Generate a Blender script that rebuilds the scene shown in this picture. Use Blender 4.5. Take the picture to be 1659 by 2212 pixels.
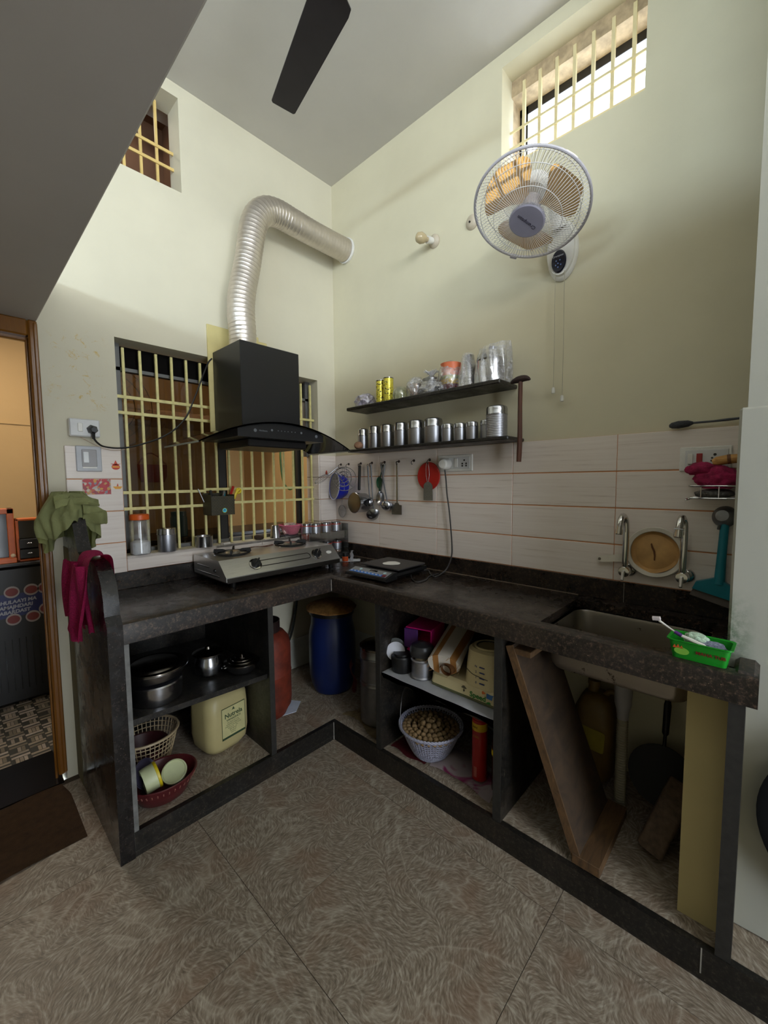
import bpy, bmesh, math, random
from mathutils import Matrix, Vector
random.seed(7)
PI = math.pi
S = bpy.context.scene
COL = S.collection
for o in list(bpy.data.objects): bpy.data.objects.remove(o)

# ------------------------------------------------------------------ camera
cd = bpy.data.cameras.new('camera'); cam = bpy.data.objects.new('camera', cd); COL.objects.link(cam)
cd.sensor_fit = 'VERTICAL'; cd.sensor_height = 36.0; cd.lens = 884.98 / 2212 * 36.0
cd.clip_start = 0.02
_p, _r, _y = math.radians(-4.2212), math.radians(-0.4844), math.radians(43.3498)
_f = Vector((math.cos(_p)*math.cos(_y), math.cos(_p)*math.sin(_y), math.sin(_p)))
_rt = Vector((math.sin(_y), -math.cos(_y), 0)); _up = _rt.cross(_f)
_r2 = _rt*math.cos(_r) + _up*math.sin(_r); _u2 = -_rt*math.sin(_r) + _up*math.cos(_r)
M = Matrix.Identity(4)
for i in range(3):
    M[i][0], M[i][1], M[i][2] = _r2[i], _u2[i], -_f[i]
M.translation = Vector((-1.9433, -2.3115, 1.3569))
cam.matrix_world = M
S.camera = cam

# ------------------------------------------------------------------ light
S.view_settings.view_transform = 'Standard'; S.view_settings.look = 'None'
S.view_settings.gamma = 1.0; S.view_settings.use_curve_mapping = False
S.view_settings.exposure = 0.06
W = bpy.data.worlds.new('world'); S.world = W; W.use_nodes = True
_bg = W.node_tree.nodes['Background']; _bg.inputs[0].default_value = (0.80, 0.90, 1.0, 1); _bg.inputs[1].default_value = 5.0

def sun(name, direction, energy, col, angle=0.6):
    l = bpy.data.lights.new(name, 'SUN'); l.energy = energy; l.color = col; l.angle = math.radians(angle)
    o = bpy.data.objects.new(name, l); COL.objects.link(o)
    o.rotation_euler = Vector(direction).to_track_quat('-Z', 'Y').to_euler(); o.location = (4, -1.5, 7)
def area(name, loc, direction, sx, sy, power, col, spread=180):
    l = bpy.data.lights.new(name, 'AREA'); l.shape = 'RECTANGLE'; l.size = sx; l.size_y = sy
    l.energy = power; l.color = col; l.spread = math.radians(spread)
    o = bpy.data.objects.new(name, l); COL.objects.link(o); o.location = loc
    o.rotation_euler = Vector(direction).to_track_quat('-Z', 'Y').to_euler()
sun('sun', (-1, 0.0, -1.0), 9.0, (1.0, 0.86, 0.62))
area('daylight_from_front_opening', (-2.45, -4.55, 2.80), (0.1, 1, -0.04), 2.2, 0.75, 92, (0.93, 0.97, 1.0))
area('low_fill_from_front', (-1.55, -4.55, 1.05), (0, 1, 0), 0.9, 1.9, 19, (0.92, 0.96, 1.0))  # added low fill to lift the floor and the loft underside
area('daylight_from_high_ventilator', (-3.62, -2.2, 2.50), (1, 0, 0.03), 2.4, 0.12, 42, (0.66, 0.84, 1.0))
area('fill_in_next_room', (-1.9, 1.35, 2.6), (0.15, 0, -1), 1.0, 0.3, 17.0, (1.0, 0.92, 0.78))  # added warm fill, brightens the tan wall and the doorway view
area('fill_in_next_room', (-0.5, 1.2, 2.6), (0, 0.2, -1), 0.6, 0.2, 12.0, (1.0, 0.92, 0.78))

# ------------------------------------------------------------------ materials
def lin(c):
    return tuple((v/12.92 if v <= 0.04045 else ((v+0.055)/1.055)**2.4) for v in [x/255 for x in c]) + (1,)
def nt(name):
    m = bpy.data.materials.new(name); m.use_nodes = True
    return m, m.node_tree, m.node_tree.nodes['Principled BSDF']
def nd(t, kind, **kw):
    n = t.nodes.new(kind)
    for k, v in kw.items(): setattr(n, k, v)
    return n
def coords(t, scale=(1, 1, 1), kind='Object'):
    tc = nd(t, 'ShaderNodeTexCoord'); mp = nd(t, 'ShaderNodeMapping'); mp.inputs['Scale'].default_value = scale
    t.links.new(tc.outputs[kind], mp.inputs[0]); return mp.outputs[0]
def noise(t, vec, scale, detail=4, rough=0.55, dist=0):
    n = nd(t, 'ShaderNodeTexNoise'); n.inputs['Scale'].default_value = scale; n.inputs['Detail'].default_value = detail
    n.inputs['Roughness'].default_value = rough; n.inputs['Distortion'].default_value = dist
    if vec is not None: t.links.new(vec, n.inputs['Vector'])
    return n.outputs['Fac']
def ramp(t, fac, stops):
    r = nd(t, 'ShaderNodeValToRGB'); e = r.color_ramp.elements
    while len(e) < len(stops): e.new(0.5)
    for i, (p, c) in enumerate(stops): e[i].position = p; e[i].color = c if len(c) == 4 else lin(c)
    t.links.new(fac, r.inputs[0]); return r.outputs[0]
def mix(t, fac, a, b, mode='MIX'):
    n = nd(t, 'ShaderNodeMix', data_type='RGBA', blend_type=mode)
    for s, v in ((0, fac), (6, a), (7, b)):
        if hasattr(v, 'is_output'): t.links.new(v, n.inputs[s])
        else: n.inputs[s].default_value = v
    return n.outputs[2]
def bump(t, b, h, strength=0.2, dist=0.01):
    n = nd(t, 'ShaderNodeBump'); n.inputs['Strength'].default_value = strength; n.inputs['Distance'].default_value = dist
    t.links.new(h, n.inputs['Height']); t.links.new(n.outputs[0], b.inputs['Normal'])
_mc = {}
def mat(name, c, rough=0.5, metal=0.0, var=0.10, vs=12, bmp=0.0, bs=60, spec=0.5, aniso=(1, 1, 1), **kw):
    if name in _mc: return _mc[name]
    m, t, b = nt(name); c = lin(c)
    v = coords(t, aniso)
    f = noise(t, v, vs, 5)
    dark = tuple(x*(1-var) for x in c[:3]) + (1,); lite = tuple(min(1, x*(1+var)) for x in c[:3]) + (1,)
    t.links.new(ramp(t, f, [(0.3, dark), (0.7, lite)]), b.inputs['Base Color'])
    b.inputs['Roughness'].default_value = rough; b.inputs['Metallic'].default_value = metal
    b.inputs['Specular IOR Level'].default_value = spec
    for k, x in kw.items(): b.inputs[k.replace('_', ' ')].default_value = x
    if bmp: bump(t, b, noise(t, v, bs, 4), bmp, 0.004)
    _mc[name] = m; return m
def glassy(name, c, alpha=0.25, rough=0.15, gloss=0.12, streak=60):
    if name in _mc: return _mc[name]
    m, t, b = nt(name); t.nodes.remove(b)
    out = [n for n in t.nodes if n.type == 'OUTPUT_MATERIAL'][0]
    tr = nd(t, 'ShaderNodeBsdfTransparent'); df = nd(t, 'ShaderNodeBsdfDiffuse'); gl = nd(t, 'ShaderNodeBsdfGlossy')
    tr.inputs[0].default_value = tuple(0.5+0.5*x for x in lin(c)[:3]) + (1,)
    df.inputs[0].default_value = lin(c); gl.inputs['Roughness'].default_value = rough
    fz = ramp(t, noise(t, coords(t), streak, 3, 0.6, 1.5), [(0.45, (alpha*0.5,)*3+(1,)), (0.72, (min(1, alpha*2.2),)*3+(1,))])
    a = nd(t, 'ShaderNodeMixShader'); t.links.new(fz, a.inputs[0]); t.links.new(tr.outputs[0], a.inputs[1]); t.links.new(df.outputs[0], a.inputs[2])
    lw = nd(t, 'ShaderNodeLayerWeight'); lw.inputs[0].default_value = 0.35
    mm = nd(t, 'ShaderNodeMath', operation='MULTIPLY_ADD'); mm.inputs[1].default_value = 0.6; mm.inputs[2].default_value = gloss
    t.links.new(lw.outputs['Facing'], mm.inputs[0])
    bb = nd(t, 'ShaderNodeMixShader'); t.links.new(mm.outputs[0], bb.inputs[0]); t.links.new(a.outputs[0], bb.inputs[1]); t.links.new(gl.outputs[0], bb.inputs[2])
    t.links.new(bb.outputs[0], out.inputs[0]); _mc[name] = m; return m

def m_wall(name, c, stains=False):
    m, t, b = nt(name); v = coords(t); c = lin(c)
    d = tuple(x*0.93 for x in c[:3])+(1,); l = tuple(min(1, x*1.04) for x in c[:3])+(1,)
    base = ramp(t, noise(t, v, 1.6, 5, 0.6), [(0.3, d), (0.7, l)])
    if stains:   # yellow scuff marks beside the door
        sp = nd(t, 'ShaderNodeSeparateXYZ'); t.links.new(v, sp.inputs[0])
        def band(o, lo, hi):
            a = nd(t, 'ShaderNodeMapRange'); a.inputs[1].default_value = lo; a.inputs[2].default_value = lo+0.05; t.links.new(o, a.inputs[0])
            e = nd(t, 'ShaderNodeMapRange'); e.inputs[1].default_value = hi; e.inputs[2].default_value = hi-0.05; t.links.new(o, e.inputs[0])
            q = nd(t, 'ShaderNodeMath', operation='MULTIPLY'); t.links.new(a.outputs[0], q.inputs[0]); t.links.new(e.outputs[0], q.inputs[1]); return q.outputs[0]
        q = nd(t, 'ShaderNodeMath', operation='MULTIPLY'); t.links.new(band(sp.outputs[0], -1.64, -1.38), q.inputs[0]); t.links.new(band(sp.outputs[2], 1.68, 2.06), q.inputs[1])
        s = ramp(t, noise(t, v, 26, 6, 0.7, 0.8), [(0.57, (0, 0, 0, 1)), (0.66, (0.8, 0.8, 0.8, 1))])
        q2 = nd(t, 'ShaderNodeMath', operation='MULTIPLY'); t.links.new(q.outputs[0], q2.inputs[0]); t.links.new(s, q2.inputs[1])
        base = mix(t, q2.outputs[0], base, lin((196, 164, 80)))
    t.links.new(base, b.inputs['Base Color']); b.inputs['Roughness'].default_value = 0.62
    b.inputs['Specular IOR Level'].default_value = 0.3
    bump(t, b, noise(t, v, 30, 5), 0.10, 0.006); return m
def m_granite(name='granite', base=(26, 21, 18), fleck=(70, 57, 49), rough=0.14, dust=0.16):
    if name in _mc: return _mc[name]
    m, t, b = nt(name); v = coords(t)
    vo = nd(t, 'ShaderNodeTexVoronoi'); vo.inputs['Scale'].default_value = 120; t.links.new(v, vo.inputs['Vector'])
    f = ramp(t, noise(t, v, 80, 8, 0.8), [(0.40, tuple(x*6//10 for x in base)), (0.50, base), (0.55, tuple((p+q)//2 for p, q in zip(base, fleck))), (0.63, tuple(min(255, x*13//10) for x in fleck))])
    f2 = ramp(t, vo.outputs['Distance'], [(0.06, (1, 1, 1, 1)), (0.16, (0, 0, 0, 1))])
    sel = ramp(t, noise(t, v, 20, 3), [(0.5, (0, 0, 0, 1)), (0.62, (0.6, 0.6, 0.6, 1))])
    w = nd(t, 'ShaderNodeMath', operation='MULTIPLY'); t.links.new(f2, w.inputs[0]); t.links.new(sel, w.inputs[1])
    col = mix(t, w.outputs[0], f, lin((176, 152, 130)))
    gr = ramp(t, noise(t, v, 5, 6, 0.65), [(0.45, (0, 0, 0, 1)), (0.75, (dust,)*3+(1,))])
    col = mix(t, gr, col, lin((110, 92, 76)))
    t.links.new(col, b.inputs['Base Color'])
    rr = ramp(t, noise(t, v, 9, 6, 0.7), [(0.35, (rough,)*3+(1,)), (0.7, (rough+0.28,)*3+(1,))])
    t.links.new(rr, b.inputs['Roughness']); _mc[name] = m; return m
def m_floor():
    m, t, b = nt('fur_pattern_floor_tile'); tc = nd(t, 'ShaderNodeTexCoord'); oi = nd(t, 'ShaderNodeObjectInfo')
    # the print differs a little from tile to tile
    add = nd(t, 'ShaderNodeVectorMath', operation='ADD'); t.links.new(tc.outputs['Object'], add.inputs[0])
    sc = nd(t, 'ShaderNodeVectorMath', operation='SCALE'); sc.inputs[0].default_value = (0.37, 0.83, 0.0); sc.inputs['Scale'].default_value = 1.0
    t.links.new(oi.outputs['Random'], sc.inputs['Scale']); t.links.new(sc.outputs[0], add.inputs[1]); v = add.outputs[0]
    th = nd(t, 'ShaderNodeMath', operation='MULTIPLY'); th.inputs[1].default_value = 26.0
    t.links.new(noise(t, v, 3.6, 2, 0.5, 0.5), th.inputs[0])
    num = den = None
    def mth(op, x, y):
        q = nd(t, 'ShaderNodeMath', operation=op)
        for i, z in enumerate((x, y)):
            if hasattr(z, 'is_output'): t.links.new(z, q.inputs[i])
            else: q.inputs[i].default_value = z
        return q.outputs[0]
    for k in range(6):          # short hairs combed in six directions, blended along a wandering flow
        w = mth('MULTIPLY_ADD', mth('COSINE', mth('SUBTRACT', th.outputs[0], k*PI/3), 0), 0.5)
        w.node.inputs[2].default_value = 0.5
        w = mth('POWER', w, 5.0)
        mp = nd(t, 'ShaderNodeMapping', vector_type='TEXTURE'); mp.inputs['Rotation'].default_value = (0, 0, k*PI/6); mp.inputs['Scale'].default_value = (5.0, 1.0, 1.0)
        t.links.new(v, mp.inputs[0])
        q = mth('MULTIPLY', w, noise(t, mp.outputs[0], 165, 3, 0.6))
        num = q if num is None else mth('ADD', num, q); den = w if den is None else mth('ADD', den, w)
    f = mth('DIVIDE', num, den)
    col = ramp(t, f, [(0.36, (102, 90, 77)), (0.50, (138, 125, 110)), (0.66, (182, 172, 158))])
    red = ramp(t, noise(t, v, 6, 3), [(0.5, (0, 0, 0, 1)), (0.68, (0.45, 0.45, 0.45, 1))])
    col = mix(t, red, col, lin((128, 100, 80)))
    # pale wandering veins
    n = noise(t, v, 4.2, 2, 0.45, 1.4)
    a = nd(t, 'ShaderNodeMath', operation='SUBTRACT'); a.inputs[1].default_value = 0.5; t.links.new(n, a.inputs[0])
    ab = nd(t, 'ShaderNodeMath', operation='ABSOLUTE'); t.links.new(a.outputs[0], ab.inputs[0])
    vein = ramp(t, ab.outputs[0], [(0.0, (0.42, 0.42, 0.42, 1)), (0.006, (0.22, 0.22, 0.22, 1)), (0.03, (0, 0, 0, 1))])
    col = mix(t, vein, col, lin((196, 186, 170)))
    t.links.new(col, b.inputs['Base Color']); b.inputs['Roughness'].default_value = 0.42
    b.inputs['Specular IOR Level'].default_value = 0.35
    bump(t, b, f, 0.08, 0.003); return m
def m_walltile():
    m, t, b = nt('striated_wall_tile'); v = coords(t, (3, 3, 90)); oi = nd(t, 'ShaderNodeObjectInfo')
    add = nd(t, 'ShaderNodeVectorMath', operation='ADD'); t.links.new(v, add.inputs[0])
    cb = nd(t, 'ShaderNodeCombineXYZ'); mu = nd(t, 'ShaderNodeMath', operation='MULTIPLY'); mu.inputs[1].default_value = 40
    t.links.new(oi.outputs['Random'], mu.inputs[0])
    for i in range(3): t.links.new(mu.outputs[0], cb.inputs[i])
    t.links.new(cb.outputs[0], add.inputs[1])
    f = noise(t, add.outputs[0], 1.0, 6, 0.62)
    col = ramp(t, f, [(0.26, (196, 180, 168)), (0.40, (224, 212, 203)), (0.75, (232, 222, 214))])
    t.links.new(col, b.inputs['Base Color']); b.inputs['Roughness'].default_value = 0.28; return m
def m_wood(name, c1, c2, scale=(1, 14, 14), rough=0.45):
    m, t, b = nt(name); f = noise(t, coords(t, scale), 3.5, 6, 0.6, 1.2)
    t.links.new(ramp(t, f, [(0.3, c1), (0.7, c2)]), b.inputs['Base Color']); b.inputs['Roughness'].default_value = rough
    bump(t, b, f, 0.25, 0.004); return m

WALL = m_wall('cream_wall_paint', (205, 199, 178), True); WALLB = m_wall('cream_wall_paint_b', (210, 203, 177))
STUB = m_wall('pale_grey_green_paint', (174, 174, 164)); CEIL = m_wall('ceiling_whitewash', (196, 192, 184))
TAN = m_wall('tan_wall_paint', (180, 146, 98)); LOFT = m_wall('grey_cement_paint', (186, 180, 172))
OLIVE = m_wall('yellow_wall_under_sink', (190, 176, 128))
GRAN = m_granite(); GRANM = m_granite('granite_front_matte', (30, 25, 22), (70, 56, 47), 0.30, 0.18)
GRAND = m_granite('granite_dark', (20, 19, 17), (46, 42, 36), 0.30, 0.12)
FLOOR = m_floor(); WTILE = m_walltile()
GROUT = mat('orange_grout', (190, 128, 84), 0.9); FGROUT = mat('floor_grout', (72, 60, 48), 0.9)
STEEL = mat('steel', (176, 177, 182), 0.22, 1.0, 0.06, 8); STEELD = mat('dull_steel', (134, 135, 138), 0.36, 1.0, 0.15, 20)
STEELB = mat('brushed_steel', (172, 173, 180), 0.40, 1.0, 0.10, 6, aniso=(2, 60, 60)); CHROME = mat('chrome', (215, 213, 210), 0.10, 1.0, 0.03)
ALU = mat('aluminium_foil_duct', (206, 198, 190), 0.40, 0.92, 0.06, 30, bmp=0.12, bs=140)
BLACKP = mat('black_plastic', (20, 20, 21), 0.4); BLACKM = mat('black_paint_metal', (24, 24, 27), 0.38, 0.0, 0.10, 5)
BLACKG = mat('black_glass', (8, 8, 9), 0.06, spec=0.7); RUBBER = mat('black_rubber_cord', (22, 21, 20), 0.55)
WHITEP = mat('white_plastic', (222, 220, 214), 0.35); GREYP = mat('grey_plastic', (150, 148, 150), 0.35)
YBAR = mat('pale_yellow_enamel', (214, 204, 140), 0.45, var=0.12, vs=40)
FRAMEW = m_wood('brown_door_varnish', (112, 70, 22), (128, 84, 30), (6, 6, 0.8), 0.24)
RAWWOOD = m_wood('raw_plank_wood', (66, 47, 28), (108, 79, 47), (1.5, 12, 5), 0.75)
DARKWOOD = m_wood('dark_plank_face', (44, 33, 22), (72, 54, 36), (2, 8, 3), 0.75)
PLY = mat('plywood_board', (200, 186, 128), 0.6, var=0.12, vs=6)
FILM = glassy('clear_plastic_film', (238, 238, 244), 0.24, 0.2, 0.14, 45); CLEAR = glassy('clear_jar_plastic', (238, 238, 236), 0.12, 0.08, 0.08, 20)
RED = mat('red_plastic', (170, 30, 24), 0.38); ORANGE = mat('orange_plastic', (214, 92, 30), 0.4)
BLUE = mat('blue_plastic', (24, 38, 168), 0.35); GREEN = mat('green_plastic', (18, 138, 32), 0.38); TEAL = mat('teal_plastic', (18, 122, 138), 0.4)
YELLOW = mat('yellow_plastic', (222, 196, 30), 0.4); PINK = mat('pink_plastic', (222, 104, 138), 0.4)
CREAMP = mat('cream_plastic', (214, 200, 156), 0.42, var=0.05)
PAPER = mat('white_paper', (220, 222, 228), 0.8, bmp=0.2, bs=30)

# ------------------------------------------------------------------ mesh builder
class MB:
    def __init__(s): s.bm = bmesh.new()
    def _x(s, vs, m):
        if m is not None: bmesh.ops.transform(s.bm, matrix=m, verts=vs)
    def box(s, x0, x1, y0, y1, z0, z1, bev=0, m=None, seg=1):
        r = bmesh.ops.create_cube(s.bm, size=1.0); vs = r['verts']
        bmesh.ops.transform(s.bm, matrix=Matrix.Translation(((x0+x1)/2, (y0+y1)/2, (z0+z1)/2)) @ Matrix.Diagonal((abs(x1-x0), abs(y1-y0), abs(z1-z0), 1)), verts=vs)
        if bev:
            es = list({e for v in vs for e in v.link_edges})
            q = bmesh.ops.bevel(s.bm, geom=es, offset=bev, segments=seg, affect='EDGES', profile=0.5)
            vs = list({v for f in q['faces'] for v in f.verts} | {v for v in vs if v.is_valid})
        s._x(vs, m); return s
    def lathe(s, prof, c=(0, 0, 0), seg=32, m=None, sx=1, sy=1, wob=None):
        rings = []; allv = []
        for k, (r, z) in enumerate(prof):
            if r < 1e-6: rings.append([s.bm.verts.new((c[0], c[1], c[2]+z))])
            else:
                q = []
                for i in range(seg):
                    a = 2*PI*i/seg; rr = r*(wob(a, k) if wob else 1)
                    q.append(s.bm.verts.new((c[0]+rr*sx*math.cos(a), c[1]+rr*sy*math.sin(a), c[2]+z)))
                rings.append(q)
            allv += rings[-1]
        for a, b in zip(rings, rings[1:]):
            if len(a) == 1 and len(b) == 1: continue
            for i in range(seg):
                j = (i+1) % seg
                if len(a) == 1: s.bm.faces.new((a[0], b[j], b[i]))
                elif len(b) == 1: s.bm.faces.new((a[i], a[j], b[0]))
                else: s.bm.faces.new((a[i], a[j], b[j], b[i]))
        s._x(allv, m); return s
    def tube(s, pts, r, seg=8, closed=False, m=None, caps=True):
        pts = [Vector(p) for p in pts]; n = len(pts); rs = r if isinstance(r, (list, tuple)) else [r]*n
        T = []
        for i in range(n):
            a = pts[i-1] if (i > 0 or closed) else pts[i]; b = pts[(i+1) % n] if (i < n-1 or closed) else pts[i]
            T.append((b-a).normalized())
        u = T[0].orthogonal().normalized(); rings = []; allv = []
        for i in range(n):
            u = (u - T[i]*u.dot(T[i])); u = u.normalized() if u.length > 1e-6 else T[i].orthogonal().normalized()
            w = T[i].cross(u)
            q = [s.bm.verts.new(pts[i] + (u*math.cos(2*PI*k/seg)+w*math.sin(2*PI*k/seg))*rs[i]) for k in range(seg)]
            rings.append(q); allv += q
        pr = list(zip(rings, rings[1:])) + ([(rings[-1], rings[0])] if closed else [])
        for a, b in pr:
            for i in range(seg): s.bm.faces.new((a[i], a[(i+1) % seg], b[(i+1) % seg], b[i]))
        if caps and not closed:
            s.bm.faces.new(list(reversed(rings[0]))); s.bm.faces.new(rings[-1])
        s._x(allv, m); return s
    def ring(s, c, R, r, seg=32, rs=6, m=None, sx=1, sy=1):
        return s.tube([(c[0]+R*sx*math.cos(2*PI*i/seg), c[1]+R*sy*math.sin(2*PI*i/seg), c[2]) for i in range(seg)], r, rs, True, m)
    def prism(s, poly, f, a, b):
        """poly: 2-D points; f(p,q,t)->xyz; extruded t=a..b"""
        A = [s.bm.verts.new(f(p, q, a)) for p, q in poly]; B = [s.bm.verts.new(f(p, q, b)) for p, q in poly]
        n = len(poly)
        s.bm.faces.new(A); s.bm.faces.new(list(reversed(B)))
        for i in range(n): s.bm.faces.new((A[i], B[i], B[(i+1) % n], A[(i+1) % n]))
        return s
    def sheet(s, fn, nu, nv, thick=0.0):
        g = [[s.bm.verts.new(fn(i/(nu-1), j/(nv-1))) for j in range(nv)] for i in range(nu)]
        fs = []
        for i in range(nu-1):
            for j in range(nv-1): fs.append(s.bm.faces.new((g[i][j], g[i+1][j], g[i+1][j+1], g[i][j+1])))
        if thick: bmesh.ops.solidify(s.bm, geom=fs, thickness=thick)
        return s
    def ball(s, c, r, sc=(1, 1, 1), sub=2, m=None):
        q = bmesh.ops.create_icosphere(s.bm, subdivisions=sub, radius=r)
        bmesh.ops.transform(s.bm, matrix=Matrix.Translation(c) @ Matrix.Diagonal((*sc, 1)), verts=q['verts']); s._x(q['verts'], m); return s
    def move(s, m): bmesh.ops.transform(s.bm, matrix=m, verts=list(s.bm.verts)); return s

def build(name, mb, m, parent=None, smooth=35, label=None, kind=None):
    bm = mb.bm; bmesh.ops.recalc_face_normals(bm, faces=list(bm.faces))
    me = bpy.data.meshes.new(name); bm.to_mesh(me); bm.free()
    if smooth:
        for p in me.polygons: p.use_smooth = True
        me.set_sharp_from_angle(angle=math.radians(smooth))
    me.materials.append(m)
    o = bpy.data.objects.new(name, me); COL.objects.link(o)
    if parent is not None:
        off = Vector((0, 0, 0)); q = parent
        while q is not None: off += q.location; q = q.parent
        me.transform(Matrix.Translation(-off)); o.parent = parent
    if label: o['label'] = label
    if kind: o['kind'] = kind
    return o
def origin(o, c):
    """put a top-level mesh's origin at c"""
    o.data.transform(Matrix.Translation(-Vector(c))); o.location = c; return o
def thing(name, label, cat, loc=(0, 0, 0), group=None):
    o = bpy.data.objects.new(name, None); o.empty_display_size = 0.03; COL.objects.link(o); o.location = loc
    o['label'] = label; o['category'] = cat
    if group: o['group'] = group
    return o
def solo(name, mb, m, label, cat, group=None, smooth=35, kind=None, at=None):
    o = build(name, mb, m, None, smooth, label, kind); o['category'] = cat
    if group: o['group'] = group
    if at: origin(o, at)
    return o
def struct(name, mb, m, smooth=0, label=None):
    o = build(name, mb, m, None, smooth); o['kind'] = 'structure'
    if label: o['label'] = label
    return o
def dup(o, loc=None, label=None, parent=None):
    c = o.copy(); COL.objects.link(c)
    if parent is not None: c.parent = parent
    if loc is not None: c.location = loc
    if label: c['label'] = label
    for ch in o.children: dup(ch, parent=c)
    return c
def T(*a): return Matrix.Translation(a)
def Rm(d, ax): return Matrix.Rotation(math.radians(d), 4, ax)
def frame(c, z, x=None):
    """matrix whose local +Z points along z, origin c"""
    z = Vector(z).normalized(); x = Vector(x) if x is not None else z.orthogonal()
    x = (x - z*x.dot(z)).normalized(); y = z.cross(x); m = Matrix.Identity(4)
    for i in range(3): m[i][0], m[i][1], m[i][2], m[i][3] = x[i], y[i], z[i], c[i]
    return m
FB = frame((0, 0, 0), (-1, 0, 0), (0, -1, 0))       # lettering on faces looking to -x
FA = frame((0, 0, 0), (0, -1, 0), (1, 0, 0))        # lettering on faces looking to -y
def at(c, base): return T(*c) @ base
def text(name, s, size, m4, material, parent=None, ext=0.0006, bold=0.0, shear=0.0, space=1.0):
    cu = bpy.data.curves.new(name, 'FONT'); cu.body = s; cu.size = size; cu.extrude = ext; cu.offset = bold
    cu.align_x = 'CENTER'; cu.align_y = 'CENTER'; cu.shear = shear; cu.space_line = space; cu.resolution_u = 3
    tmp = bpy.data.objects.new('tmp', cu); COL.objects.link(tmp)
    me = bpy.data.meshes.new_from_object(tmp.evaluated_get(bpy.context.evaluated_depsgraph_get()))
    bpy.data.objects.remove(tmp); me.transform(m4); me.materials.clear(); me.materials.append(material)
    o = bpy.data.objects.new(name, me); COL.objects.link(o)
    if parent is not None:
        off = Vector((0, 0, 0)); q = parent
        while q is not None: off += q.location; q = q.parent
        me.transform(T(*(-off))); o.parent = parent
    return o
def spline(P, n=8):
    P = [Vector(p) for p in P]; out = []
    for i in range(len(P)-1):
        p0 = P[max(i-1, 0)]; p1 = P[i]; p2 = P[i+1]; p3 = P[min(i+2, len(P)-1)]
        for k in range(n):
            t = k/n
            out.append(0.5*((2*p1)+(p2-p0)*t+(2*p0-5*p1+4*p2-p3)*t*t+(3*p1-p0-3*p2+p3)*t**3))
    out.append(P[-1]); return out
def grid_wall(axis, a0, a1, t0, t1, z0, z1, holes):
    """wall with rectangular holes; axis 'x' runs along x with thickness t in y, axis 'y' the other way"""
    As = sorted({a0, a1} | {h[0] for h in holes} | {h[1] for h in holes}); Zs = sorted({z0, z1} | {h[2] for h in holes} | {h[3] for h in holes})
    mb = MB()
    for i in range(len(As)-1):
        for k in range(len(Zs)-1):
            ca, cz = (As[i]+As[i+1])/2, (Zs[k]+Zs[k+1])/2
            if any(h[0] < ca < h[1] and h[2] < cz < h[3] for h in holes): continue
            if axis == 'x': mb.box(As[i], As[i+1], t0, t1, Zs[k], Zs[k+1])
            else: mb.box(t0, t1, As[i], As[i+1], Zs[k], Zs[k+1])
    bmesh.ops.remove_doubles(mb.bm, verts=list(mb.bm.verts), dist=1e-5)
    seen = {}
    for f in list(mb.bm.faces):
        key = frozenset(v.index for v in f.verts) if False else tuple(round(x, 4) for x in f.calc_center_median())
        seen.setdefault(key, []).append(f)
    bmesh.ops.delete(mb.bm, geom=[f for q in seen.values() if len(q) > 1 for f in q], context='FACES')
    return mb
def hsh(*a): return (math.sin(sum(x*(12.9898+7.1*i) for i, x in enumerate(a)))*43758.5453) % 1


# ================================================================== STRUCTURE
ZT, ZB, ZC, ZP = 1.547, 0.927, 0.84, 0.0976        # tile top, splash top, counter top, plinth top
DL, DR, LIP, ZBOT = 0.692, 0.626, 0.870, 0.7956
H = 3.40
struct('wall_back', grid_wall('x', -3.6, 0.12, 0.0, 0.14, -0.1, H, [(-2.52, -1.645, -0.2, 2.05), (-1.36, -0.155, 1.0, 2.058), (-1.56, -1.016, 2.872, 3.335)]), WALL)
struct('wall_right', grid_wall('y', -4.5, 0.0, 0.0, 0.12, -0.1, H, [(-1.887, -1.283, 2.865, 3.335)]), WALLB)
struct('ceiling', MB().box(-3.75, 0.35, -4.6, 0.3, H, H+0.1), CEIL)
struct('wall_left', grid_wall('y', -4.5, 0.0, -3.7, -3.6, -0.1, H, [(-3.5, -0.8, 2.33, 2.62)]), WALLB)
struct('wall_front', grid_wall('x', -3.6, 0.12, -4.5, -4.4, -0.1, H, [(-3.58, -1.2, 2.46, 3.22), (-2.05, -1.05, 0.0, 2.1)]), WALLB)  # the low door-sized hole is added to let the fill in
_t = STUB.node_tree; _b = _t.nodes['Principled BSDF']; _l = _b.inputs['Base Color'].links[0].from_socket
_v = coords(_t); _sp = nd(_t, 'ShaderNodeSeparateXYZ'); _t.links.new(_v, _sp.inputs[0])
def _fall(o, c, w):
    a = nd(_t, 'ShaderNodeMath', operation='SUBTRACT'); a.inputs[1].default_value = c; _t.links.new(o, a.inputs[0])
    e = nd(_t, 'ShaderNodeMath', operation='ABSOLUTE'); _t.links.new(a.outputs[0], e.inputs[0])
    r = nd(_t, 'ShaderNodeMapRange'); r.inputs[1].default_value = w; r.inputs[2].default_value = 0.0; _t.links.new(e.outputs[0], r.inputs[0]); return r.outputs[0]
def _mul(a, c):
    q = nd(_t, 'ShaderNodeMath', operation='MULTIPLY'); _t.links.new(a, q.inputs[0]); _t.links.new(c, q.inputs[1]); return q.outputs[0]
_st = ramp(_t, noise(_t, _v, 34, 6, 0.7), [(0.40, (0, 0, 0, 1)), (0.60, (1, 1, 1, 1))])
_m = _mul(_mul(_fall(_sp.outputs[2], 0.93, 0.13), _fall(_sp.outputs[1], -2.242, 0.06)), _st)      # green mould beside the sink
_t.links.new(mix(_t, _m, _l, lin((40, 92, 52))), _b.inputs['Base Color'])
struct('wall_stub', MB().box(-0.49, 0.0, -3.3, -2.242, ZP, 1.545, 0.006).box(-0.484, 0.0, -3.3, -2.258, 1.54, H), STUB)
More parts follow.
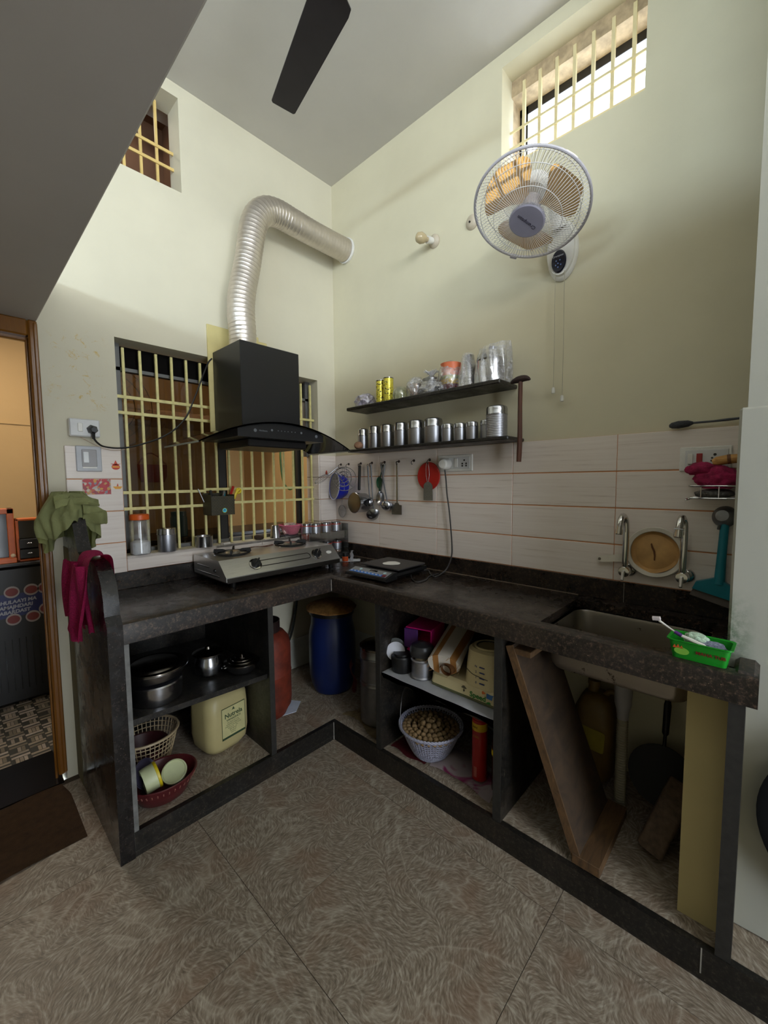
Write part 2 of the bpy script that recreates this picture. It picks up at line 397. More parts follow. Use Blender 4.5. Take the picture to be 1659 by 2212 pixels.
lf = struct('loft_slab', MB().box(-3.6, -1.645, -4.4, 0.0, 2.05, 2.2, 0.004).box(-1.76, -1.66, -4.4, 0.0, 2.2, 2.25).prism([(-.6, 2.24), (-4.4, 2.24), (-4.4, 2.755), (-.7, 2.246)], lambda p, q, t_: (t_, p, q), -1.70, -1.66), LOFT)  # unseen parapet added on the slab, its slope shaping the light on the wall
# head of the high window: rough cement and lintel, roof slab outside that keeps the sun off
struct('window_head_cement', MB().box(0.12, 0.30, -2.1, -1.1, 3.335, 3.9).box(0.12, 0.24, -1.283, -1.15, 2.7, 3.4).box(0.12, 0.24, -2.1, -1.887, 2.7, 3.4).box(0.10, 0.2, -1.887, -1.283, 3.26, 3.34), mat('rough_cement', (178, 158, 128), 0.9, var=0.3, vs=20, bmp=0.8, bs=40))

# floor: 61 cm tiles
fl = struct('floor', MB().box(-3.7, 0.1, -4.5, 0.0, -0.08, -0.0025), FGROUT)
for i in range(-1, 5):
    for j in range(-1, 6):
        x1, y1 = -0.725-0.61*(i-1), -0.65-0.61*(j-1)
        x0, y0 = x1-0.61, y1-0.61
        x1, y1 = min(x1, -0.005), min(y1, -0.005)
        if x1-x0 < 0.05 or y1-y0 < 0.05: continue
        o = build('tile', MB().box(x0+.001, x1-.001, y0+.001, y1-.001, -0.012, 0.0), FLOOR, fl, 0)
pl = struct('plinth', MB().box(-1.553, 0, -0.668, 0, 0.0, ZP-0.004).box(-0.603, 0, -3.3, -0.66, 0.0, ZP-0.004), FGROUT)
for i in range(4):
    for (a0, a1, b0, b1) in (((-1.553, 0.0, -0.668, 0.0),) if i < 1 else ((-0.603, 0.0, -3.3, -0.668),)):
        pass
xs = [-1.553, -1.335, -0.725, 0.0]
for a, b in zip(xs, xs[1:]): build('tile', MB().box(a+.001, b-.001, -0.668, -0.001, ZP-0.01, ZP), FLOOR, pl, 0)
ys = [-0.668, -1.26, -1.87, -2.48, -3.09]
for a, b in zip(ys, ys[1:]): build('tile', MB().box(-0.603, -0.001, b+.001, a-.001, ZP-0.01, ZP), FLOOR, pl, 0)
# granite kerb round the plinth
def lpath(o): return [(-1.556, -DL+o), (-DR+o, -DL+o), (-DR+o, -3.3)]
def lstrip(mb, o0, o1, z0, z1, x0=-1.556, y1=-3.3):
    mb.box(x0, -DR+o0, -DL+o0, -DL+o1, z0, z1); mb.box(-DR+o0, -DR+o1, y1, -DL+o1, z0, z1); return mb
kb = struct('kerb_stone', lstrip(lstrip(MB(), 0.0, 0.022, 0.024, ZP), 0.004, 0.022, 0.0, 0.0215), GRAND)
build('mortar_joint', lstrip(MB(), 0.003, 0.01, 0.0213, 0.0243), mat('pale_mortar', (150, 146, 138), 0.9), kb, 0)
build('mortar_joint', MB().box(-DR-.003, -DR+.0015, -DL-.0015, -DL+.003, 0.004, ZP), mat('pale_mortar', (150, 146, 138), 0.9), kb, 0)

build('mortar_joint', MB().box(-DR-.0012, -DR+.001, -2.232, -2.229, 0.0245, ZP), mat('pale_mortar', (150, 146, 138), 0.9), kb, 0)
# wall tiles with orange joints, each its own piece
TY = [0.0, -0.4451, -0.9087, -1.3724, -1.836, -2.244]; TZ = [0.927, 1.0822, 1.238, 1.3925, ZT]
tb = struct('trim_1', MB().box(-0.0112, 0.0, -2.244, 0.0, ZB-.01, ZT-0.002), GROUT)
for k in range(4):
    for a, b in zip(TY, TY[1:]):
        build('tile', MB().box(-0.013, -0.002, b+.0008, a-.0008 if a else -0.0, TZ[k]+.0022, TZ[k+1]-.0022, 0.002), WTILE, tb, 30)
tp = struct('trim_2', MB().box(-1.578, -1.36, -0.0112, 0.0, 0.80, 1.53), GROUT)
for z0, z1 in ((0.85, 0.919), (0.919, 1.073), (1.073, 1.227), (1.227, 1.381), (1.381, 1.532)):
    build('tile', MB().box(-1.580, -1.3605, -0.013, -0.002, z0+.0012, z1-.0012, 0.0025), WTILE, tp, 30)
tq = struct('trim_3', MB().box(-1.36, -0.155, -0.006, 0.0, 0.90, 0.998), GROUT)
for a, b in ((-1.36, -0.912), (-0.912, -0.618), (-0.618, -0.155)):
    build('tile', MB().box(a+.0008, b-.0008, -0.013, -0.002, ZB, 1.0, 0.002), WTILE, tq, 30)
# grey-white glazed tile sill
sl = struct('trim_4', MB().box(-1.36, -0.155, -0.013, 0.14, 0.985, 0.9995), mat('sill_glaze', (176, 166, 152), 0.3))
tr = struct('trim_5', MB().box(-0.155, -0.0, -0.006, 0.0, 0.92, 1.54).box(-0.155, -0.149, 0.0, 0.13, 1.0, 1.54), GROUT)
for k in range(4):
    build('tile', MB().box(-0.1545, -0.013, -0.013, -0.002, TZ[k]+.0015, TZ[k+1]-.0015, 0.0025), WTILE, tr, 30)
    build('tile', MB().box(-0.168, -0.156, -0.012, 0.125, max(TZ[k], 1.0)+.0015, TZ[k+1]-.0015, 0.0025), WTILE, tr, 30)

# door frame (no leaf in view) and threshold
df = struct('door_1', MB().box(-1.676, -1.645, -0.012, 0.05, 0.03, 2.052, 0.006).box(-2.52, -1.6765, -0.012, 0.05, 1.982, 2.05, 0.006), FRAMEW)
build('rebate_strip', MB().box(-1.684, -1.675, 0.028, 0.05, 0.0, 1.985, 0.003).box(-2.5, -1.676, 0.028, 0.05, 1.968, 1.985, 0.003).box(-1.660, -1.645, -0.018, 0.0, 0.04, 2.04, 0.004), FRAMEW, df)
struct('threshold_stone', MB().box(-2.6, -1.66, -0.02, 0.30, -0.05, 0.004), mat('black_stone', (14, 12, 12), 0.25))

# next room seen through the door and the kitchen window
struct('wall_next_room', MB().box(-4.2, 0.6, 2.3, 2.4, -0.1, 2.8).box(0.5, 0.6, 0.14, 2.4, -0.1, 2.8).box(-4.2, -4.1, 0.14, 2.4, -0.1, 2.8)
       .box(-4.2, 0.6, 2.292, 2.3, 1.86, 1.87), TAN)
struct('ceiling_next_room', MB().box(-4.2, 0.6, 0.14, 2.4, 2.7, 2.8), CEIL)
fn = struct('floor_next_room', MB().box(-4.2, 0.6, 0.14, 2.4, -0.08, 0.0), mat('dark_floor_joint', (44, 41, 32), 0.6))
MOS = [mat('mosaic_piece_%d' % k, c, 0.45, var=.15, vs=30) for k, c in enumerate(((150, 137, 124), (126, 114, 100), (104, 94, 78), (138, 124, 106)))]
for i in range(6):
    for j in range(-1, 9):
        x0, y0 = -1.96+0.075*i, 0.27+0.112*j+(0.056 if i % 2 else 0)
        for (a, b_, c_, d_) in ((0, .071, .086, .104), (.013, .0265, .030, .080), (.029, .0425, .030, .080), (.045, .0585, .030, .080), (-.002, .069, .008, .026)):
            if y0+c_ < 0.30 or y0+c_ > 1.2: continue
            h_ = int(hsh(i, j, a)*4)
            if .01 < a < .03 and h_ == 0: continue
            build('tile', MB().box(x0+a, x0+b_, y0+c_, y0+d_, -.004, .0016), MOS[h_], fn, 0)

# ---- windows
def grille(name, verts, rails, vz, rx, y, mtl, axis='x', s=0.006, parent=None):
    for a in verts:
        z0, z1 = vz(a) if callable(vz) else vz
        mb = MB().box(a-s, a+s, y-s, y+s, z0, z1) if axis == 'x' else MB().box(y-s, y+s, a-s, a+s, z0, z1)
        build('bar', mb, mtl, parent, 0)
    for (a0, a1, z) in rails:
        mb = MB().box(a0, a1, y-s-.006, y-s, z-s*1.25, z+s*1.25) if axis == 'x' else MB().box(y-s-.005, y-s, a0, a1, z-s*.75, z+s*.75)
        build('rail', mb, mtl, parent, 0)
# 1: big barred window over the hob
STEELF = mat('grey_steel_frame', (104, 104, 102), 0.45, 0.3); DKF = mat('dark_steel_frame', (26, 24, 22), 0.5)
w1 = struct('window_1', MB().box(-1.36, -1.318, 0.09, 0.128, 1.0, 2.058).box(-1.36, -0.155, 0.09, 0.128, 1.925, 1.942).box(-1.36, -0.155, 0.09, 0.128, 1.0, 1.02).box(-0.195, -0.155, 0.09, 0.128, 1.54, 2.058), STEELF)
grille('g', [-1.3135+0.0757*i for i in range(16)], [(-1.36, -0.155, 1.789), (-1.36, -0.155, 1.711), (-1.36, -.94, 1.313), (-1.36, -.94, 1.231), (-.94, -0.155, 1.322), (-.94, -0.155, 1.240)], (1.0, 2.03), None, 0.058, YBAR, parent=w1)
build('sash_post', MB().box(-0.826, -0.778, 0.10, 0.13, 1.0, 1.93), DKF, w1)
build('sash_post', MB().box(-0.264, -0.222, 0.10, 0.13, 1.0, 1.93), DKF, w1)
build('fanlight_panel', MB().box(-1.32, -0.19, 0.112, 0.12, 1.94, 2.05), mat('soot_black_panel', (16, 14, 13), 0.95, spec=0.1), w1)
m, t, b = nt('smoky_window_glass'); t.nodes.remove(b)
out = [n for n in t.nodes if n.type == 'OUTPUT_MATERIAL'][0]
a1 = nd(t, 'ShaderNodeBsdfTransparent'); a1.inputs[0].default_value = (0.42, 0.38, 0.32, 1); a2 = nd(t, 'ShaderNodeBsdfGlossy'); a2.inputs['Roughness'].default_value = 0.08; a2.inputs[0].default_value = (.5, .5, .5, 1)
mx = nd(t, 'ShaderNodeMixShader'); mx.inputs[0].default_value = 0.06; t.links.new(a1.outputs[0], mx.inputs[1]); t.links.new(a2.outputs[0], mx.inputs[2]); t.links.new(mx.outputs[0], out.inputs[0])
build('pane', MB().box(-1.318, -0.826, 0.111, 0.115, 1.02, 1.925), m, w1, 0)
# 2: high vent in the back wall
w2 = struct('window_2', MB().box(-1.56, -1.53, 0.10, 0.14, 2.872, 3.335).box(-1.56, -1.016, 0.134, 0.14, 2.872, 2.882), STEELF)
VBAR = mat('ochre_enamel_bar', (206, 178, 112), 0.5)
grille('g', [-1.25, -1.172, -1.095, -1.33, -1.41, -1.49], [(-1.56, -1.016, 3.109), (-1.56, -1.016, 3.028)], (2.872, 3.335), None, 0.10, VBAR, parent=w2)
struct('vent_shaft', MB().box(-1.75, -0.85, 0.55, 0.6, 2.6, 3.6).box(-0.9, -0.85, 0.14, 0.6, 2.6, 3.6).box(-1.75, -1.7, 0.14, 0.6, 2.6, 3.6).box(-1.75, -0.85, 0.14, 0.6, 3.55, 3.6).box(-1.75, -0.85, 0.14, 0.6, 2.81, 2.86), mat('brown_shaft_plaster', (120, 88, 66), 0.9))
area('light_in_vent_shaft', (-1.3, 0.5, 3.5), (0, -0.2, -1), 0.3, 0.1, 0.9, (1.0, 0.85, 0.65))  # small warm area light inside the closed shaft
# 3: high window in the right wall, daylight behind
w3 = struct('window_3', MB().box(0.196, 0.20, -1.887, -1.283, 3.222, 3.29).box(0.196, 0.20, -1.325, -1.283, 2.865, 3.29).box(0.196, 0.20, -1.887, -1.87, 2.865, 3.29), DKF)
WBAR = mat('cream_enamel_bar', (222, 208, 164), 0.45)
grille('g', [-1.350-0.0787*i for i in range(7)], [(-1.887, -1.283, 3.088), (-1.887, -1.283, 3.012), (-1.887, -1.283, 2.936)], (2.865, 3.30), None, 0.10, WBAR, 'y', 0.007, parent=w3)

# ================================================================== COUNTER
ct = thing('kitchen_counter', 'L-shaped dark brown granite kitchen counter with raised front edge along both walls', 'counter', (-0.7, -0.7, 0.0))
SX0, SX1, SY0, SY1 = -0.480, -0.095, -2.190, -1.716      # sink cut-out
top = MB().box(-1.556, -DR+.03, -DL+.03, 0, 0.7965, ZC).box(-DR+.03, 0, SY1, 0, 0.7965, ZC).box(-DR+.03, SX0, SY0, SY1, 0.7965, ZC).box(SX1, 0, SY0, SY1, 0.7965, ZC).box(-DR+.03, 0, -2.242, SY0, 0.7965, ZC).box(-DR+.03, -0.49, -2.31, -2.242, 0.7965, ZC)
build('worktop', top, GRAN, ct, 0)
prof = [(0.0, ZBOT), (0.0, LIP-.014), (0.004, LIP-.004), (0.014, LIP), (0.042, LIP), (0.056, LIP-.006), (0.064, ZC-.001), (0.03, ZC-.005), (0.03, ZBOT)]
fe = MB()
P = [(-1.556, -DL), (-DR, -DL), (-DR, -2.312)]
rings = []
for i, (px, py) in enumerate(P):
    rings.append([fe.bm.verts.new((px + (0 if i == 0 else d), py + (d if i < 2 else 0), z)) for d, z in prof])
for a, b_ in zip(rings, rings[1:]):
    for i in range(len(prof)): fe.bm.faces.new((a[i], a[(i+1) % len(prof)], b_[(i+1) % len(prof)], b_[i]))
fe.bm.faces.new(rings[0]); fe.bm.faces.new(list(reversed(rings[-1])))
fe.box(-DR+.012, -0.492, -2.312, -2.262, ZC-.02, LIP+.006, 0.01)
build('front_edge', fe, GRANM, ct, 30)
build('mitre_joint', MB().box(-DR-.0015, -DR+.002, -DL-.0015, -DL+.002, ZBOT+.005, LIP-.012), mat('white_filler', (190, 186, 176), 0.8), ct, 0)
build('splashback', MB().box(-1.556, 0, -0.02, -0.0, ZC, ZB-.002, 0.002).box(-0.02, 0, -2.242, -0.02, ZC, ZB, 0.002), m_granite('granite_splash', (22, 19, 17), (58, 44, 34), 0.22, 0.15), ct, 0)
build('joint_line', MB().box(-0.0207, -0.0195, -1.8805, -1.8795, ZC, ZB-.004), mat('white_filler', (190, 186, 176), 0.8), ct, 0)
bs = mat('backsplash_bead', (120, 104, 88), 0.7)
build('sealant_bead', MB().box(-0.024, -0.0195, -1.70, -0.02, ZC-.001, ZC+.003), bs, ct, 0)
EDGE = mat('unpolished_granite_edge', (36, 34, 31), 0.7, var=0.35, vs=50)
def divider(name, x0, x1, y0, y1, label):
    o = solo(name, MB().box(x0, x1, y0, y1, ZP, 0.7957), GRAND, label, 'panel', 'granite uprights carrying the counter', 0)
    if x1-x0 > y1-y0: build('rough_edge', MB().box(x0-.0022, x0-.0002, y0, y1, ZP, 0.795), EDGE, o, 0)
    elif x0 > -1.5: build('rough_edge', MB().box(x0, x1, y0-.0022, y0-.0002, ZP, 0.795), EDGE, o, 0)
divider('granite_upright', -1.553, -1.541, -DL+.006, -0.001, 'granite upright against the curved end panel, with a grey rough front edge')
divider('granite_upright', -0.992, -0.966, -DL+.006, -0.001, 'granite upright between the pot shelf and the red gas cylinder')
divider('granite_upright', -DR+.006, -0.001, -1.030, -1.0015, 'granite upright between the steel filter and the paper-lined shelf')
divider('granite_upright', -DR+.006, -0.001, -1.6395, -1.608, 'granite upright between the red extinguisher and the leaning plank')
divider('granite_upright', -DR+.006, -0.545, -2.290, -2.2573, 'granite upright under the right counter end, beside the yellow pillar')
for o in list(bpy.data.objects):
    if o.name == 'granite_upright':   # the first one shows a wide grey edge
        build('rough_edge', MB().box(-1.573, -1.5405, -DL+.001, -DL+.0065, ZP-.06, 0.795, 0.001), mat('grey_unpolished_granite', (112, 112, 110), 0.7, var=0.3, vs=30), o, 0)
struct('trim_6', MB().box(-0.552, 0.0, -2.257, -2.166, ZP, 0.806), OLIVE)
struct('skirting_tile', MB().box(-0.52, 0, -0.008, -0.001, ZP, 0.30).box(-0.008, -0.001, -1.0, -0.0, ZP, 0.30), mat('white_skirting_glaze', (206, 208, 200), 0.3))
# curved end panel
ep = thing('end_panel', 'curved black granite end panel closing the left end of the counter', 'panel', (-1.58, -0.35, 0.0))
pf = [(0, 0), (0, 1.245), (-.15, 1.25), (-.19, 1.24), (-.22, 1.20), (-.26, 1.13), (-.30, 1.085), (-.35, 1.07), (-.40, 1.076), (-.50, 1.078), (-.56, 1.072), (-.61, 1.05), (-.645, 1.01), (-.662, .96), (-.668, .90), (-.692, .87), (-.692, 0)]
build('slab', MB().prism(pf, lambda p, q, t_: (t_, p, q), -1.604, -1.5565), m_granite('granite_end', (22, 20, 20), (38, 32, 30), 0.12, 0.02), ep, 25)
build('painted_strip', MB().box(-1.6055, -1.6035, -0.115, -0.001, 0.0, 1.08), mat('shaded_cream_strip', (96, 90, 66), 0.7), ep, 0)  # cream paint strip, its shade put into the darker olive colour

# shelves under the counter
sh = solo('under_counter_shelf', MB().box(-1.541, -0.992, -0.668, -0.01, -0.011, 0.011).move(T(0, 0, 0.482)).move(T(-1.27, 0, .48) @ Rm(2.2, 'Y') @ T(1.27, 0, -.48)), GRAND, 'black granite shelf holding steel pots under the left counter', 'shelf', 'granite shelves under the counter', 0)
sh2 = solo('under_counter_shelf', MB().box(-0.603, -0.01, -1.608, -1.030, 0.444, 0.474), GRAND, 'black granite shelf lined with white paper under the right counter', 'shelf', 'granite shelves under the counter', 0)

# sink
sk = thing('kitchen_sink', 'stained stainless steel bowl sink sunk into the right end of the counter', 'sink', (-0.29, -1.95, 0.66))
def rrect(cx, cy, hx, hy, r, n=6):
    out = []
    for k, (sx, sy) in enumerate(((1, 1), (-1, 1), (-1, -1), (1, -1))):
        for i in range(n+1):
            a = PI/2*k + PI/2*i/n; out.append((cx+sx*(hx-r)+r*math.cos(a), cy+sy*(hy-r)+r*math.sin(a)))
    return out
def loft(mb, loops, close_top=False, close_bot=True):
    R = [[mb.bm.verts.new((x, y, z)) for x, y in L] for L, z in loops]
    for a, b_ in zip(R, R[1:]):
        for i in range(len(a)): mb.bm.faces.new((a[i], a[(i+1) % len(a)], b_[(i+1) % len(a)], b_[i]))
    if close_bot: mb.bm.faces.new(R[-1])
    if close_top: mb.bm.faces.new(list(reversed(R[0])))
    return mb
cx, cy = -0.29, -1.95
bowl = loft(MB(), [(rrect(cx, cy, .205, .245, .05), .806), (rrect(cx, cy, .185, .222, .06), .806), (rrect(cx, cy, .182, .219, .06), .798), (rrect(cx, cy, .178, .212, .05), .70), (rrect(cx, cy, .175, .208, .05), .684), (rrect(cx, cy, .168, .200, .045), .674), (rrect(cx, cy, .150, .182, .04), .668)])
bmesh.ops.solidify(bowl.bm, geom=list(bowl.bm.faces), thickness=0.003)
m, t, b = nt('stained_sink_steel'); v = coords(t)
f = ramp(t, noise(t, v, 16, 6, 0.7), [(0.60, (0, 0, 0, 1)), (0.66, (1, 1, 1, 1))])
t.links.new(mix(t, f, lin((206, 200, 190)), lin((70, 48, 34))), b.inputs['Base Color']); b.inputs['Metallic'].default_value = 1.0
t.links.new(ramp(t, noise(t, coords(t, (2, 2, 60)), 6, 4), [(0, (.22,)*3+(1,)), (1, (.42,)*3+(1,))]), b.inputs['Roughness'])
build('bowl', bowl, m, sk)
build('drain', MB().lathe([(0, .002), (.03, .002), (.036, .004), (.036, -.03), (.0, -.03)], (-.23, -1.935, .662), 20), CHROME, sk)
wp = thing('waste_pipe', 'ribbed grey waste pipe hanging from the sink to the floor', 'pipe', (-.215, -1.935, ZP))
build('coupling', MB().lathe([(0, .63), (.04, .63), (.043, .60), (.043, .585), (.032, .575), (.029, .50), (.022, .47), (.02, .44), (0, .44)], (-.215, -1.935, 0), 20), GREYP, wp)
rb = []; z = .45; k = 0
while z > ZP+.002: rb.append((.0165 if k % 2 else .0205, z)); z -= .005; k += 1
build('ribbed_hose', MB().lathe([(0, .45)]+rb+[(0, ZP)], (-.215, -1.935, 0), 16), mat('grey_hose', (148, 142, 122), 0.5), wp, 60)

# ================================================================== WALL THINGS
# ---- cooker hood
hd = thing('cooker_hood', 'black chimney cooker hood with curved black glass canopy over the gas stove', 'hood', (-0.71, -0.16, 1.66))
XC, HW = -0.71, 0.455
gz = lambda x: 1.548 + 0.122*(1-((x-XC)/HW)**2)
build('chimney', MB().box(-0.890, -0.532, -0.322, -0.012, 1.645, 2.084, 0.003), BLACKM, hd, 0)
build('glass_canopy', MB().sheet(lambda u, v: (XC+HW*(2*u-1), -0.44+v*0.42, gz(XC+HW*(2*u-1))), 33, 2, 0.006), BLACKG, hd)
gr = mat('frosted_glass_edge', (150, 156, 150), 0.4)
build('glass_edge', MB().sheet(lambda u, v: (XC+HW*(2*u-1), -0.4415, gz(XC+HW*(2*u-1))-0.0065+v*0.0075), 33, 2, 0.001).box(XC+HW-.001, XC+HW+.0015, -0.44, -0.02, 1.541, 1.549).box(XC-HW-.0015, XC-HW+.001, -0.44, -0.02, 1.541, 1.549), gr, hd)
poly = [(-0.97, 1.585), (-0.45, 1.585)] + [(-0.45-0.52*i/12, gz(-0.45-0.52*i/12)-.006) for i in range(13)]
build('body', MB().prism(poly, lambda p, q, t_: (p, t_, q), -0.425, -0.02), BLACKM, hd, 30)
build('filter_box', MB().box(-0.88, -0.52, -0.36, -0.03, 1.545, 1.586, 0.006), mat('greasy_dark_steel', (34, 32, 32), 0.4, 0.4), hd)
ic = mat('panel_print', (104, 108, 114), 0.4)
ip = MB()
for x in (-0.782, -0.600): ip.lathe([(0, .0008), (.006, .0008), (.006, 0), (0, 0)], (0, 0, 0), 12, at((x, -0.4255, 1.627), FA))
for x in (-0.745, -0.725, -0.705, -0.685, -0.662, -0.64): ip.lathe([(0, .0008), (.0028, .0008), (.0028, 0), (0, 0)], (0, 0, 0), 8, at((x, -0.4255, 1.627), FA))
ip.lathe([(0, .001), (.0085, .001), (.0085, 0), (0, 0)], (0, 0, 0), 16, at((-0.877, -0.4255, 1.619), FA)).lathe([(0, .001), (.0085, .001), (.0085, 0), (0, 0)], (0, 0, 0), 16, at((-0.499, -0.4255, 1.615), FA))
build('touch_icons', ip, ic, hd, kind='stuff')
text('logo_print', 'Hindware', 0.012, at((-0.832, -0.4256, 1.620), FA), ic, hd)
# ---- duct
dp = spline([(-.785, -.155, 2.084), (-.782, -.155, 2.18), (-.786, -.152, 2.30), (-.771, -.15, 2.42), (-.744, -.15, 2.53), (-.722, -.15, 2.64), (-.702, -.15, 2.75), (-.672, -.15, 2.835), (-.615, -.15, 2.895), (-.535, -.15, 2.918), (-.42, -.15, 2.916), (-.25, -.15, 2.912), (-.012, -.15, 2.915)], 30)
L = 0; rr = []; prev = dp[0]
pts = []
acc = [0.0]
for p in dp[1:]: acc.append(acc[-1]+(p-prev).length); prev = p
n = int(acc[-1]/0.0045); k = 0
for i in range(n+1):
    d = acc[-1]*i/n
    while k < len(acc)-2 and acc[k+1] < d: k += 1
    f = (d-acc[k])/max(1e-9, acc[k+1]-acc[k]); pts.append(dp[k].lerp(dp[k+1], f))
    ph = (d/0.0225) % 1.0
    rr.append(0.0715 + (0.0018 if ph < 0.18 else (-0.0006 if ph < 0.36 else 0.0)) + 0.0012*math.sin(d*9))
du = thing('exhaust_duct', 'silver flexible aluminium exhaust duct bending from the hood into the right wall', 'duct', (-.785, -.155, 2.084))
build('hose', MB().tube(pts, rr, 32), ALU, du, 50)
build('wall_collar', MB().lathe([(.074, 0), (.080, .0), (.080, .012), (.073, .014)], (0, 0, 0), 32, frame((-0.002, -.15, 2.915), (-1, 0, 0))), WHITEP, du)
solo('mounting_board', MB().box(-0.915, -0.600, -0.010, 0.0, 1.62, 2.235, 0.002).box(-0.602, -0.545, -0.010, 0.0, 2.06, 2.212, 0.002), PLY, 'pale plywood board fixed to the wall behind the hood chimney', 'board', None, 0)

# ---- sockets and switches on the left
sb = thing('switch_box', 'white surface socket box with a black plug, left of the barred window', 'switch', (-1.50, -0.02, 1.61))
build('box', MB().box(-1.562, -1.446, -0.036, -0.001, 1.572, 1.652, 0.004), WHITEP, sb)
build('cover_plate', MB().box(-1.560, -1.448, -0.041, -0.036, 1.574, 1.650, 0.003), mat('off_white_plate', (206, 206, 206), 0.3), sb)
build('rocker_switch', MB().box(-1.532, -1.513, -0.046, -0.041, 1.594, 1.632, 0.002), WHITEP, sb)
pg = build('plug', MB().lathe([(0, .042), (.012, .042), (.018, .030), (.021, .012), (.022, 0), (0, 0)], (0, 0, 0), 6, frame((-1.478, -0.041, 1.606), (0, -1, -.1))).lathe([(0, 0), (.007, 0), (.006, .03), (0, .03)], (0, 0, 0), 8, frame((-1.478, -0.062, 1.592), (0, 0, -1))), BLACKP, sb)
solo('hood_power_cord', MB().tube(spline([(-1.478, -.062, 1.565), (-1.462, -.055, 1.545), (-1.435, -.045, 1.531), (-1.37, -.04, 1.528), (-1.29, -.04, 1.547), (-1.16, -.04, 1.606), (-1.065, -.04, 1.698), (-1.01, -.04, 1.815), (-.955, -.03, 1.945), (-.918, -.014, 2.02), (-.895, -.012, 2.05)], 8), 0.0042, 6), RUBBER, 'black power cord sagging from the socket box across the window to the hood', 'cord')
solo('thin_cord', MB().tube(spline([(-1.52, -.016, 1.572), (-1.48, -.018, 1.548), (-1.44, -.018, 1.527), (-1.39, -.018, 1.517), (-1.345, -.018, 1.525)], 6), 0.0018, 5), mat('pale_cord', (196, 176, 156), 0.5), 'thin pale cord hanging under the socket box along the tile top', 'cord')
sw = thing('light_switch', 'grey modular switch plate with one rocker, on the tiles under the socket box', 'switch', (-1.49, -0.015, 1.47))
build('frame', MB().box(-1.541, -1.443, -0.022, -0.0125, 1.416, 1.532, 0.003).move(T(0, 0, 0)), mat('silver_grey_plate', (178, 180, 186), 0.3), sw)
build('inner_plate', MB().box(-1.520, -1.462, -0.0245, -0.021, 1.437, 1.516, 0.002), GREYP, sw)
build('rocker_switch', MB().box(-1.515, -1.494, -0.030, -0.0245, 1.455, 1.505, 0.002), mat('glossy_white', (230, 232, 236), 0.15), sw)
build('label_strip', MB().box(-1.518, -1.464, -0.0255, -0.024, 1.430, 1.437), WHITEP, sw)
# stickers
def flat(poly, m4, d=0.0008): return MB().prism(poly, lambda p, q, t_: m4 @ Vector((p, q, t_)), 0.0, d)
def circ(r, n=20, cx=0, cy=0, sx=1, sy=1): return [(cx+r*sx*math.cos(2*PI*i/n), cy+r*sy*math.sin(2*PI*i/n)) for i in range(n)]
SRED = mat('sticker_red', (196, 62, 30), 0.5); SYEL = mat('sticker_yellow', (226, 160, 50), 0.5); SGRN = mat('sticker_green', (70, 110, 60), 0.5)
st = thing('sticker', 'orange-red festive pot sticker on the tile right of the grey switch plate', 'sticker', (-1.386, -0.0135, 1.45))
q = at((-1.386, -0.0132, 1.445), FA)
build('pot', flat(circ(.016, 20, 0, -.006, 1.1, .85), q), SRED, st); build('band', flat([(-.016, -.009), (.016, -.009), (.014, -.003), (-.014, -.003)], q, .0014), SYEL, st)
build('leaves', flat([(-.022, .010), (-.008, .008), (0, .026), (.008, .008), (.022, .010), (.010, .003), (-.010, .003)], q), SRED, st)
st = thing('sticker', 'small orange oil-lamp sticker right of the red picture', 'sticker', (-1.383, -0.0135, 1.345))
q = at((-1.383, -0.0132, 1.343), FA)
build('bowl', flat([(-.020, .002), (.020, .002), (.012, -.010), (-.010, -.010)], q), SYEL, st); build('flame', flat([(-.004, .003), (.004, .003), (.001, .018)], q), SRED, st)
m, t, b = nt('gaudy_print'); v = coords(t)
vo = nd(t, 'ShaderNodeTexVoronoi'); vo.inputs['Scale'].default_value = 95; t.links.new(v, vo.inputs['Vector'])
hs = nd(t, 'ShaderNodeSeparateColor'); t.links.new(vo.outputs['Color'], hs.inputs[0])
t.links.new(ramp(t, hs.outputs[0], [(0.0, (178, 34, 44)), (0.45, (186, 44, 52)), (0.5, (206, 150, 60)), (0.65, (120, 130, 150)), (0.8, (210, 190, 170)), (0.95, (150, 50, 60))]), b.inputs['Base Color']); b.inputs['Roughness'].default_value = 0.4
pc = thing('picture', 'red printed picture stuck on the tiles below the grey switch plate', 'picture', (-1.467, -0.0135, 1.345))
build('print', MB().box(-1.521, -1.412, -0.0145, -0.0132, 1.310, 1.381), m, pc, 0)
build('border', MB().box(-1.5225, -1.4105, -0.0139, -0.0131, 1.3085, 1.3825), mat('print_border', (200, 160, 150), 0.5), pc, 0)
st = thing('sticker', 'small brown-red pot sticker on the white tile left of the hanging whisk', 'sticker', (-0.10, -0.0135, 1.42))
q = at((-0.10, -0.0132, 1.425), FA)
build('pot', flat(circ(.010, 16, 0, -.004), q), mat('sticker_brown', (150, 62, 40), 0.5), st); build('leaves', flat([(-.009, .006), (0, .017), (.009, .006)], q), SRED, st)

